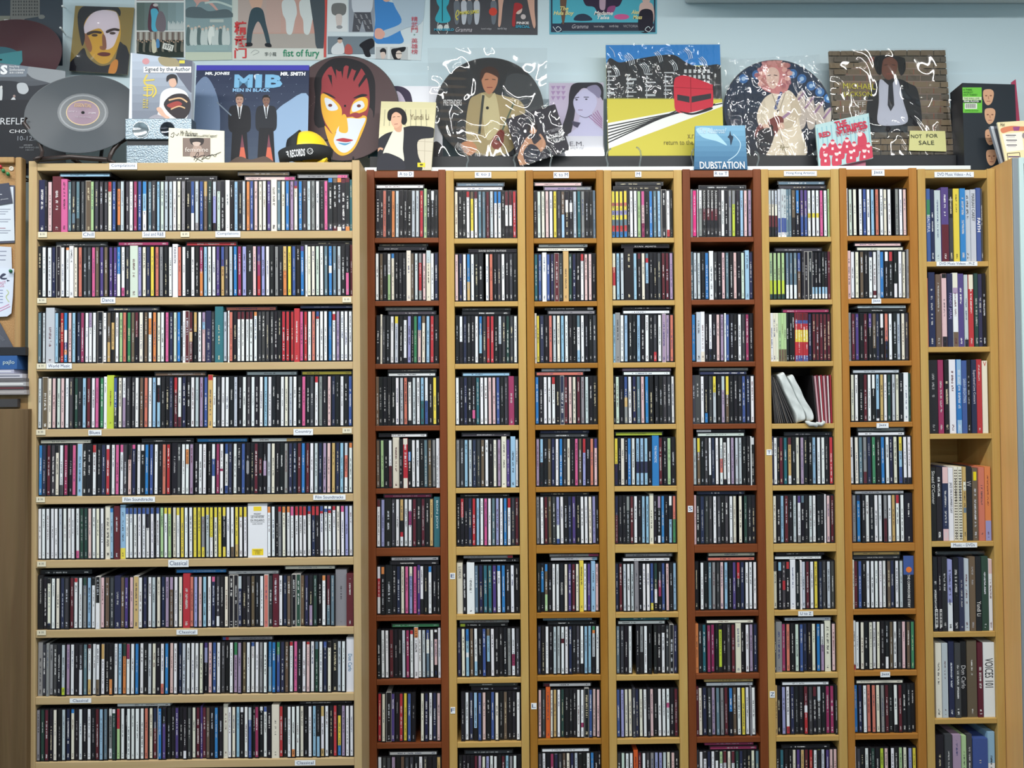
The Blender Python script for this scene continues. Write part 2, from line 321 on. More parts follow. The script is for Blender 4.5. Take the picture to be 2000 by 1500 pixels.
# ------------------------------------------------------------------ compact discs, standing rows
PAL = {'w': (228, 232, 238), 'i': (224, 221, 204), 's': (186, 198, 208), 'k': (34, 34, 40), 'd': (66, 67, 73), 'n': (44, 50, 84), 'b': (62, 90, 160), 'B': (44, 126, 204), 'l': (142, 188, 222),
       'c': (96, 124, 142), 't': (44, 108, 122), 'f': (42, 74, 66), 'e': (164, 200, 140), 'G': (58, 138, 92), 'y': (226, 206, 60), 'a': (202, 166, 100), 'h': (108, 90, 72), 'o': (222, 132, 70),
       'r': (192, 48, 58), 'm': (100, 38, 50), 'p': (216, 92, 150), 'P': (222, 186, 188), 'V': (164, 142, 176), 'v': (150, 154, 210), 'u': (84, 66, 136), 'g': (138, 140, 144), 'L': (186, 208, 52),
       'S': (212, 116, 98), 'M': (160, 52, 98), 'E': (196, 214, 202), 'O': (224, 92, 34), 'Q': (232, 40, 130)}
for _k, _v in PAL.items():
    _g = 0.3*_v[0]+0.59*_v[1]+0.11*_v[2]; PAL[_k] = tuple(_g+(x-_g)*0.86 for x in _v)
CN = {'w': 'white', 'i': 'ivory', 's': 'silver-grey', 'k': 'black', 'd': 'charcoal', 'n': 'navy', 'b': 'blue', 'B': 'bright blue', 'l': 'light blue', 'c': 'slate blue', 't': 'teal', 'f': 'dark green', 'e': 'pale green',
      'G': 'green', 'y': 'yellow', 'a': 'tan', 'h': 'brown', 'o': 'orange', 'r': 'red', 'm': 'maroon', 'p': 'pink', 'P': 'pale pink', 'V': 'mauve', 'v': 'lavender', 'u': 'purple', 'g': 'grey', 'L': 'lime', 'S': 'salmon', 'M': 'magenta', 'E': 'mint', 'O': 'vivid orange', 'Q': 'hot pink'}
ORD = ['', 'first', 'second', 'third', 'fourth', 'fifth', 'sixth', 'seventh', 'eighth', 'ninth', 'tenth'] + ['%dth' % i for i in range(11, 21)] + ['21st', '22nd', '23rd'] + ['%dth' % i for i in range(24, 31)] + ['31st', '32nd', '33rd'] + ['%dth' % i for i in range(34, 60)]
R = {}
R['L'] = [
 "n*1.5+ k*.6 P*1.2 m*2+ p*1.45+ c d65c85d c75d d h*1.35# e*.9 d d d r20i b d14o88d s d w M b B25l60w*1.2 c d*1.1 l*.8 E s s w i g k*1.1 b65w s85g b a30h f s30v85k d20E k w# k l k s*.8 o b*.9 P i i u i*1.3 c i B V u10r15i B d s g w k p B8k92n+ h8k92m+ o8k92i+ m8k92n+ m8k92o+ t*.5",
 "k w w*1.2 n k# w o5w w# i S d d p h u h u u B55w w83p d E*1.8 v i n y S g k w w*1.2+ S w k w k M50o l w w u b40a d s B M v*1.2 k*1.3 P u30M60r v w k g k a50o*1.1 y b k u10B w*.5 i i E w c B40w55B c s k k55p m*.5",
 "c s*.8 s*2.1+ l k*.4 r B35w60u75o85B P l n M w V30w w k*1.35# w h60a k20a75k w e S G h m50k i*1.2 h w12o45w o i w p n E B k*.4 w*.6 m# m40a60m a40k w V20l35P n*1.3 d t*2+ s w*.4 S k m15w m15w m15w m15w o8w d d d d k k r r r r*1.3+ p r w S b10r15w w w B w5r18w V w w w",
 "s h*1.3# i P E P w d f k l m w p G w*.7 L*1.7+ b60d i w40V d d w h S w l w15k50l k k n r30m w80m n k w s V b r10a*1.1+ w d w w k s k w d w k w l w k k w i s w k p k d r12w g k P n k w k b",
 "B n m d k15i w80d M k p l*1.2# k*1.2 k*1.2 r15w k n*1.2 w8r w p p15w d k30P p8n w w12k B b w k S r k*1.4 d w w10o40w V k w w k w30b65w M w50M55w b20w85b n w k b k35g60k k m k30m60k k35V65k s i k k g n n m B m w s n V P a n l s25S70w o10w",
 "w w w w w s w w w w85p f f P w i w i*1.25+ B8l m*1.3+ l80y*1.3+ b12w b12w b12w b12w b12w b12k40w b12w k*.2 b12w e y12w y12e i y15w y w w y y y18g80y y15s y60w y20i y y18k80y w w80h y75a y20w y20w w*4.7+ o12w w k*.6 r10g o12i o12w p18w r18w r18w r18w b10r16w r18n r18k b10r15w w5b12w w5b8r14w r8w i p12w v w",
 "k*1.3+ k k10i90k w i n d m r8w w f15g l k15w k50w# P h*1.2 d n*1.4 h u P a*1.2# w n w s i n V V25h w i r*1.6+ S v P l w p10n d80w k i k# k# s25n k d h k w S# d m*1.3 w n h k# f# h n k60V f k o10w m60c c g*2.6+ m*1.6",
 "g*1.1+ d g*.6 g d k s85L V w k d50w c m8w70a w w70h a30w k k70o w l f25o M30w w B w k s i k w80S B P w n s w w w i u10v40k P b w d k w G25V V h w b8w w g w B50l B G25b n h r8w p k w r5P w c15f w b12n k12i k*1.3 s w w*1.8+",
 "g f m k i k s n B8i k w k w k m l c w15g80w w8f r40e w k*.5 w w w*1.2 w S i n40m w*.3 B k30u k k u k k85w d i m u*.5 m h k B k i*1.1+ w i l w10k w s25b k*.6 M w8k b10w k i*1.8+ r k w w85o w i k w l k60l a20w85a w k r k20y80B V w w"]
R['T1'] = ["k*1.2 k*.6 S k*1.1 o s k k k s s r e*.7+ k w20k k*.8", "w h k w45e B10i k*.9 k k i*1.1+ h s g20r80g P s25i*1.1+ w n", "k i*.4+ d*.9 k w y15s*1.1 k k8w90k v k*.4 G B30P h15i l r k", "h*.7 k k k k w s S k9w92k s w l50t w50b k y k*.5",
  "h e k w55m i*1.6+ k i12r80i*1.1+ k25B45k w w k c h g w*.5 w*.3", "m15w v k*1.4 d w a45k70r80w w w25M55w m k m k a t*1.4+", "w25r65w o15k k*1.7 k n i p i20v p u*.6 w70k k B12w k*1.1 k*.8", "k w w m*1.2 k k s M r8w o20w+ w s b20w50c w w5k20P75k w*.6", "r i k*1.3# u k r y b k _*1.2 i n w n P", "w d d V k h d d k w d k k a"]
R['T2'] = ["i k k r12w h15y85w m15w c c m s B25w B25w k*.8 m30w75k m30w75k r", "P n w B60a w k k*1.2 _*.5 w S k d w k d k", "k w55k n k k w B40l80k d r r k s60k d f d w", "w k n k k70p88k t w w P P b k d M*1.4 k", "g d l s n d h w k i V i*1.2+ u l*1.2+ w*.8",
  "k r40k k n r l w p w c v w B r20w d m", "i*1.3+ k*.9 w*1.7+ c n t t u B12w B k w k", "n i B25l50w60l h w70l k b h15l70k w k k k g w55M80w d", "_*.7 k w n l75k b P k b i k h k k w", "k k k k m V i v w60l w k m l g w k"]
R['T3'] = ["k*.9 E i P w y d h50l k18w45k k25w45k s t g k k c*.6", "t b w*1.1+ b n m*1.2# d a*1.4+ f n k r15w P P k", "i*.5+ y*.8 n*1.2 k S s i l w k k c25w75l w k k d", "B k w w r15w k n# m P i m g s k k", "V l50k k h n w B d i k p h r30v k S u20P",
  "g w m h d v60w90b w k n u*1.1 k w w i v k*.5", "k k15B60k B15h65e k w w k*1.2 i u m i y*1.1+ w u l*1.1+ P", "n k w k s s w25m35w w n k d w80k l l G8o15s65k w", "P d O*1.2+ i*.8 a w f k*1.2 k k w w70M80w k*1.2# b P P", "d w k M n40w d h i n s k35w k w B k k*.5"]
_rb = "y25S32y42v52y62c75r88B"
R['T4'] = [" ".join([_rb]*4)+" k*.5 w w e p30P70M k B c l k*1.3# w85r k*.6", "i30r70i l s k*2.3+ l m12k i c10r20l65k k k d m m V", "l*.5 g*1.2+ w l k k l k w*1.1 k d80r w V# V S", "k*.5 E k b45a65g w n c P B k _*.3 k k d d w*.8", "y55n k*.5 i*1.1 k*.5 B w l50n75l l50n75l l50n75l k*.9 B*1.6+ m k e k",
  "n40m k k g30d m w*1.1 k l l i*1.1+ k V25k85w B k w20k50l S50G", "n m s w s g*1.1+ k w w*1.1 b85y f55w85k k35M70k b P k l", "c d k w _*.8 k g55k w k _*.4 k k k15w d k# n", "b v i i d*.7 n i w k*.7 P k w w*1.1 w30p40w k m", "d E w w O*1.1+ m w45m d g*1.1 v v s i P k"]
R['T5'] = ["g*.5 Q*1.2 w*.3 w40g k40m65k k40m65k k40m65k k40m65k d*.6 w k*.9 g*.9 g30L k l P V", "c*.6 s s k B*1.1 w*1.1+ d k P c k P k E l+ n", "B*1.1 s*1.1+ w80i+ k w75k k P V w*.4 b k k w d M k", "d*.6 d*1.3 w k80B d y35s k s30V y40h k k k b n w", "s y30h k d w80k*.8 n w w45S75w k10w90k w V s s k k w*.3 w15k",
  "P*.5 k n*1.2 d d w d k d w i _*.4 i _*.3 f k k", "k _*.3 w k c g d P l k u r35k n*1.1 w w w", "o*.7 k t M M k*.8 k10L90k k d m i*1.3 k w V n", "m*.6 i n*1.1 d V c g m B50k h w y w g*.4 w _*.6", "d*.6 w k15w n w k20w e25w m25w i m25w f n k k i c"]
R['T6'] = ["s30i55m80k*.8 s30i55m80k*.8 s30i55m80k*.8 s60b90w*.7 s60b90w*.7 s60b90w*.7 c*.6 c*.6 h60k*1.1 B50k u55b u55b w50y60w w50y60w w50y60w p w e*.4", "e60L90f e60L90f e60L90f e60L90f c70w c70w c70w b40h k*.6 k# k# k75l90w*.8 k75l90w*.8 k75l90w*.8 k75l90w*.8 k75l90w*.8 m*.6",
  "w*.7 i*.7 i*.7 e75h*.7 e75h*.7 e75h*.7 k*.7 k*.7 k*.7 m15b22r35y60r88b*.7 m15b22r35y60r88b*.7 m15b22r35y60r88b*.7 m15b22r35y60r88b*.7 m15b22r35y60r88b*.7 n*.9 m m m m m", None,
  "n*.4 w k*.4 m t m15a82w k i V k k l w w k r", "i k l m*1.2 k s u15w85g c15k k s w k k w*.4 P m", "d20i l18k d40r60d r15k w*1.3+ k w*.4 s m w y n d s d", "d*.4 g*1.4+ M S k E b n k i B w45V i*1.4+ _*.2 P", "a*.5 k v w85r n k k m40w55r d m20k s30d k M M k*.5", "k t k k i u a45w m r w k40L s u P P"]
R['T7'] = ["w*.4 _*.2 E i _*.3 w b w l S w i w _*.7 g w P", "P*.7 w i h k n12w w85m95w s*.6 B w20k r20k k70w w i g*.4+", "g*.7 m u k m u30k h75k n w30k S60k w k s i d", "_*.4 i w k m w w30k l75k95w a w f s i k w*1.1+ f*.5", "w i c g75m n G k B w n i y30l65b w88k w88k",
  "m*.4 g n12B k w k w w g50m w a r18w w k*1.8+", "i*.4 m b k w w w w w h n w s b36k*2.6+", "w90r*.6 w i k i w i*.9 k k75w h w d P h G", "B n w S S i g m k w85k m k k k", "w*.4 d k w k*.4 f k50M L50w P _*.5 w60k k e i v y"]
TOK = re.compile(r'^([A-Za-z_](?:\d+[A-Za-z])*)(?:\*([\d.]+))?(\+)?(#)?$')
def parse(tok):
    g = TOK.match(tok); s = re.findall(r'([A-Za-z_])(\d*)', g.group(1)); segs = []; p = 0.0
    for c, n in s:
        q = int(n)/100 if n else 1.0; segs.append((c, p, q)); p = q
    return segs, float(g.group(2) or 1), bool(g.group(3)), bool(g.group(4))
def tone(c, j=9):
    r = PAL[c]; d = random.uniform(-j, j); return lin(tuple(max(4, min(246, v+d+random.uniform(-3, 3))) for v in r))
def luma(c): return 0.3*PAL[c][0]+0.59*PAL[c][1]+0.11*PAL[c][2]
def disc_geom(case, spine, wd, ht, dp, segs, sleeve, outline, M):
    """case (or card sleeve) into one builder, printed spine into another; x across, z along the spine, front at y=0"""
    c0 = max(segs, key=lambda s: s[2]-s[1])[0]
    main = tone(c0, 5)
    if outline: edge = lin((196, 194, 190)); b = MB()
    if sleeve:
        case.box(0, wd, 0.0, dp, 0, ht, 0, edge if outline else main, M)
        x0, x1, z0, z1 = (0.0009, wd-0.0009, 0.0009, ht-0.0009) if outline else (0.0004, wd-0.0004, 0.0004, ht-0.0004)
    else:
        case.box(0.0003, wd*0.79, 0.0004, dp, 0.0004, ht-0.0004, 1, None, M)
        case.box(wd*0.82, wd-0.0002, 0.0, dp, 0, ht, 1, None, M)           # lid plate
        x0, x1, z0, z1 = wd*0.09, wd*0.735, 0.0035, ht-0.0035
    lt = luma(c0) > 120
    if lt: tcol = random.choice([(40, 40, 48), (60, 62, 76), (90, 40, 50), (50, 60, 110), (40, 40, 48)])
    else: tcol = random.choice([(228, 228, 228), (206, 206, 208), (190, 190, 190), (160, 160, 165), (206, 212, 224), (226, 228, 230), (214, 204, 172)])
    a0 = random.uniform(.05, .35); zn = (a0, a0+random.uniform(.2, .55), random.choice([.15, .19, .24])*min(1.0, 1.25*0.0095/max(wd, .001)), 1)
    seed = random.random(); t = lin(tcol)[:3]+(seed,)
    y = -0.0003
    for c, p, q in segs:
        col = main if c == c0 else tone(c, 5)
        za, zb_ = z1-(z1-z0)*q, z1-(z1-z0)*p
        P = [Vector((x0, y, za)), Vector((x1, y, za)), Vector((x1, y, zb_)), Vector((x0, y, zb_))]
        spine.face([M @ k for k in P], 0, col, t, zn, [(0, q), (1, q), (1, p), (0, p)])
    P = [Vector((x0, y, z0)), Vector((x1, y, z0)), Vector((x1, y, z1)), Vector((x0, y, z1))]; K = [Vector((k.x, 0.0006, k.z)) for k in P]
    for i, j in ((0, 1), (1, 2), (2, 3), (3, 0)): spine.face([M @ P[j], M @ P[i], M @ K[i], M @ K[j]], 0, main)
ITEMS = []
UNITN = {'L': 'the beech bookcase', 'T1': 'the dark mahogany tower', 'T2': 'the E to J tower', 'T3': 'the cherry tower', 'T4': 'the tower headed M', 'T5': 'the second mahogany tower', 'T6': 'the Hong Kong tower', 'T7': 'the jazz tower', 'T8': 'the DVD tower'}
ROWN = ['top', 'second', 'third', 'fourth', 'fifth', 'sixth', 'seventh', 'eighth', 'ninth', 'tenth', 'eleventh']
for key in ['L']+['T%d' % i for i in range(1, 8)]:
    S = SHELVES[key]
    for ri, spec in enumerate(R[key]):
        if spec is None: continue
        toks = [parse(k) for k in spec.split()]; z, zc = S['rows'][ri]
        lean = random.uniform(-0.004, 0.007); m = 0.0012+abs(lean)*0.128
        xl, xr = S['xl']+m, S['xr']-m; pitch = (xr-xl)/sum(k[1] for k in toks); x = xl; cnt = {}
        set0 = 0.006 if key == 'L' else 0.008
        for oi, (segs, w, tall, outl) in enumerate(toks):
            wd = w*pitch; c0 = max(segs, key=lambda s: s[2]-s[1])[0]
            if c0 != '_':
                cnt[c0] = cnt.get(c0, 0)+1
                ht = 0.1248 if not tall else random.uniform(0.1262, 0.1295)
                if w >= 1.9: ht = min(0.1345, zc-z-0.004)
                ht = min(ht, zc-z-0.003)
                sleeve = tall or outl or w < 0.72 or w > 1.22
                ITEMS.append(dict(u=key, r=ri, o=oi, spec=spec.split()[oi], x=x+0.0002, w=wd-0.0004, h=ht, z=z+0.0002, y=S['y']+set0+(random.uniform(-.0025, .0025)), segs=segs, sleeve=sleeve, outl=outl, lean=lean, c=c0, n=cnt[c0], cnt=cnt, rel=w, area=wd*ht*(1.11 if key == 'L' else 1.0)*(0 if ri > 8 else 1)))
            x += wd
DEPTH = 0.1415
MATS2 = [PRINT, CASE]
def item_matrix(it, rel=False):
    a = it['lean']; M = Matrix.Translation((it['x'], it['y'], it['z']))
    return M @ Matrix.Rotation(a, 4, 'Y')
pick = sorted(ITEMS, key=lambda i: -i['area'])[:300]
for i in pick: i['single'] = True
massc, masss = MB(), MB()
LETTERED = {('L', 5, 'w', 4.7): 'box', }
def one_label(it, noun):
    c = it['c']; tot = it['cnt'][c]; col = CN[c]; n = it['n']; m = tot-n+1
    two = [q[0] for q in it['segs'] if q[0] != c]
    look = col+'-spined' if not two else '%s-and-%s' % (CN[two[0]].replace(' ', '-'), col.replace(' ', '-'))
    place = 'on the %s shelf of %s' % (ROWN[it['r']], UNITN[it['u']])
    if tot == 1: s = 'only %s %s %s' % (look, noun, place)
    elif n <= m: s = '%s %s, %s %s one from left %s' % (look, noun, ORD[n], col, place)
    else: s = '%s %s, %s %s one from right %s' % (look, noun, ORD[m], col, place)
    for a_, b_ in (('on the ', 'on '), ('of the ', 'of '), (' one from', ' from'), ('bright-', '')):
        if len(s.split()) > 16: s = s.replace(a_, b_, 1)
    return s
for it in ITEMS:
    M = item_matrix(it)
    if it.get('single'):
        c, s = MB(), MB(); disc_geom(c, s, it['w'], it['h'], DEPTH-0.004*random.random(), it['segs'], it['sleeve'], it['outl'], Matrix.Identity(4))
        box = it['rel'] >= 1.9
        o = c.build('box_set' if box else 'compact_disc', MATS2); o.matrix_world = M
        tag(o, one_label(it, 'box set' if box else 'CD'), 'box set' if box else 'CD', 'thick box sets among the CDs' if box else 'CDs on the %s shelf of %s' % (ROWN[it['r']], UNITN[it['u']]))
        s.build('spine_card', SPINE, o, True); it['obj'] = o
    else:
        disc_geom(massc, masss, it['w'], it['h'], DEPTH-0.004*random.random(), it['segs'], it['sleeve'], it['outl'], M)
mc = massc.build('compact_disc_rows', MATS2)
tag(mc, 'remaining rows of CDs standing spine out on the tower and bookcase shelves', 'CDs', kind='stuff')
tag(masss.build('spine_cards', SPINE, mc, True), kind='stuff')

# discs lying flat on the rows
FLAT = {('L', 0): [(117, 214, 'l'), (216, 318, 'g'), (322, 425, 'k'), (477, 577, 'P80p'), (465, 565, 'h'), (580, 681, 'g80p')], ('L', 1): [(105, 213, 'd'), (232, 330, 'M'), (355, 470, 'r'), (590, 687, 'k')], ('L', 2): [(210, 313, 'd'), (439, 541, 'S'), (591, 687, 'n')],
  ('L', 3): [(304, 402, 'h'), (482, 580, 's'), (591, 687, 'y')], ('L', 4): [(72, 168, 'i'), (175, 273, 'w'), (276, 380, 'k'), (383, 484, 'B'), (491, 590, 'w70a'), (593, 688, 'g')],
  ('L', 6): [(77, 173, 'k'), (343, 443, 'B'), (447, 545, 'g'), (445, 543, 'u'), (558, 653, 'i')], ('L', 7): [(434, 533, 'b6r12g')], ('L', 8): [(233, 329, 'w'), (585, 688, 'k')],
  ('T1', 0): [(735, 825, 'w')], ('T1', 1): [(738, 834, 'k'), (741, 836, 'd')], ('T1', 2): [(759, 851, 'd'), (751, 847, 'g')], ('T1', 3): [(760, 849, 'w'), (759, 852, 'd')], ('T1', 4): [(743, 832, 'k25w'), (744, 841, 'w')], ('T1', 5): [(748, 845, 'M')], ('T1', 6): [(762, 857, 'k'), (765, 856, 'w')], ('T1', 7): [(766, 860, 'G')], ('T1', 9): [(761, 853, 'w')],
  ('T2', 0): [(890, 980, 'w'), (892, 985, 'c')], ('T2', 1): [(916, 1008, 'k')], ('T2', 2): [(897, 1002, 'k'), (899, 1002, 'd')], ('T2', 3): [(904, 995, 'l')], ('T2', 4): [(902, 996, 'd')], ('T2', 5): [(899, 995, 'k')], ('T2', 6): [(920, 1012, 'k'), (909, 998, 'g90r')], ('T2', 7): [(898, 991, 'L10k'), (901, 991, 'g')], ('T2', 8): [(923, 1014, 'k'), (919, 1009, 'd')], ('T2', 9): [(908, 1001, 'd')],
  ('T3', 0): [(1063, 1154, 'V70g'), (1044, 1133, 'P')], ('T3', 1): [(1051, 1140, 'i'), (1055, 1145, 'w')], ('T3', 2): [(1069, 1163, 'g'), (1065, 1158, 'k88w')], ('T3', 3): [(1047, 1137, 'S'), (1061, 1150, 's')], ('T3', 4): [(1053, 1150, 'd'), (1057, 1149, 'n')], ('T3', 5): [(1055, 1151, 'k')], ('T3', 6): [(1078, 1168, 'w90l'), (1078, 1168, 'g80M')], ('T3', 7): [(1071, 1163, 'k'), (1062, 1155, 'c')], ('T3', 8): [(1064, 1152, 'm12w')], ('T3', 9): [(1057, 1152, 'w')],
  ('T4', 0): [(1198, 1291, 'k'), (1205, 1293, 'k')], ('T4', 1): [(1215, 1306, 'k')], ('T4', 2): [(1218, 1307, 'w'), (1219, 1308, 'k')], ('T4', 3): [(1218, 1308, 'w'), (1219, 1308, 'V')], ('T4', 4): [(1203, 1293, 'L')], ('T4', 5): [(1208, 1303, 'd')], ('T4', 6): [(1217, 1307, 'w'), (1221, 1313, 'g')], ('T4', 7): [(1208, 1298, 'w'), (1214, 1303, 't')],
  ('T5', 0): [(1363, 1459, 'k')], ('T5', 3): [(1367, 1458, 'n'), (1367, 1460, 'g')], ('T5', 4): [(1362, 1453, 'E'), (1362, 1453, 'w30k')], ('T5', 5): [(1361, 1455, 'n')], ('T5', 6): [(1382, 1474, 'S'), (1384, 1475, 'i')], ('T5', 7): [(1379, 1471, 'i')], ('T5', 8): [(1388, 1462, 'w'), (1381, 1466, 'a')], ('T5', 9): [(1384, 1480, 'M'), (1380, 1468, 'M')],
  ('T6', 0): [(1519, 1616, 'd'), (1518, 1612, 'c')], ('T6', 1): [(1512, 1608, 'd')], ('T6', 2): [(1526, 1622, 'M')], ('T6', 4): [(1535, 1625, 'k')], ('T6', 6): [(1516, 1601, 'w'), (1516, 1610, 'k')], ('T6', 7): [(1532, 1622, 's'), (1524, 1617, 'k')], ('T6', 8): [(1527, 1618, 'w')], ('T6', 9): [(1528, 1618, 'k')],
  ('T7', 1): [(1674, 1764, 'i'), (1671, 1757, 'P')], ('T7', 2): [(1677, 1768, 'k'), (1677, 1767, 's')], ('T7', 3): [(1666, 1756, 's')], ('T7', 4): [(1675, 1766, 'w'), (1674, 1766, 'g')], ('T7', 5): [(1672, 1762, 'w')], ('T7', 6): [(1668, 1756, 'd'), (1667, 1756, 'a')], ('T7', 8): [(1673, 1762, 'i')]}
for (key, ri), lst in FLAT.items():
    S = SHELVES[key]; z, zc = S['rows'][ri]; placed = []; cnt = {}
    for p0, p1, spec in lst:
        Y = S['y']+0.010; zr = z+0.13; py = 750
        L = 0.1248; xm = 0
        xa = None
        for _ in range(1):
            d0 = (zr-EYE.z)/Y
            # x at this height: solve along the row
            lo, hi = -2.0, 2.0
            def xpx(X, Z):
                v = Vector((X, Y, Z))-EYE; return 1000+F*v.dot(RIGHT)/v.dot(FWD)
            for _k in range(40):
                mid = (lo+hi)/2
                if xpx(mid, zr) < (p0+p1)/2: lo = mid
                else: hi = mid
            xm = lo
        x0 = xm-L/2
        x0 = max(S['xl']+0.002, min(x0, S['xr']-0.002-L)); x1 = x0+L
        base = max([z+0.1252]+[i['z']+i['h']*math.cos(i['lean'])+abs(i['lean'])*i['w'] for i in ITEMS if i['u'] == key and i['r'] == ri and i['x']+i['w']+0.002 > x0 and i['x']-0.002 < x1]+[b for a0, a1, b in placed if a1 > x0 and a0 < x1])+0.0006
        th = 0.0102
        if zc-base < 0.0105: th = 0.0062
        if zc-base < 0.0068: continue
        segs = parse(spec)[0]; c0 = max(segs, key=lambda s: s[2]-s[1])[0]; cnt[c0] = cnt.get(c0, 0)+1
        c, s = MB(), MB(); M = Matrix(((0, 0, -1, L), (0, 1, 0, 0), (1, 0, 0, 0), (0, 0, 0, 1)))
        disc_geom(c, s, th, L, DEPTH-0.004*random.random(), segs, th < 0.008, False, M)
        o = c.build('lying_compact_disc', MATS2); o.location = (x0, Y+random.uniform(-.002, .003), base)
        lv = sum(1 for a0, a1, b in placed if a1 > x0 and a0 < x1)
        side = '' if len(lst) < 2 else (', upper one of two' if lv else ', lower one' if any(q is not (p0, p1, spec) and abs((q[0]+q[1])/2-(p0+p1)/2) < 60 and q != (p0, p1, spec) for q in lst) else '')
        pre = '%s CD lying flat%s' % (CN[c0], side)
        if cnt[c0] > 1 or sum(1 for q in lst if max(parse(q[2])[0], key=lambda s: s[2]-s[1])[0] == c0) > 1: pre = '%s %s' % (ORD[cnt[c0]], pre)
        lab = '%s on %s row of %s' % (pre, ROWN[ri], UNITN[key])
        for a_, b_ in ((' one of two', ' one'), (' of the ', ' of ')):
            if len(lab.split()) > 16: lab = lab.replace(a_, b_)
        tag(o, lab, 'CD', 'CDs lying flat on top of the rows')
        s.build('spine_card', SPINE, o, True); placed.append((x0, x1, base+th)); 
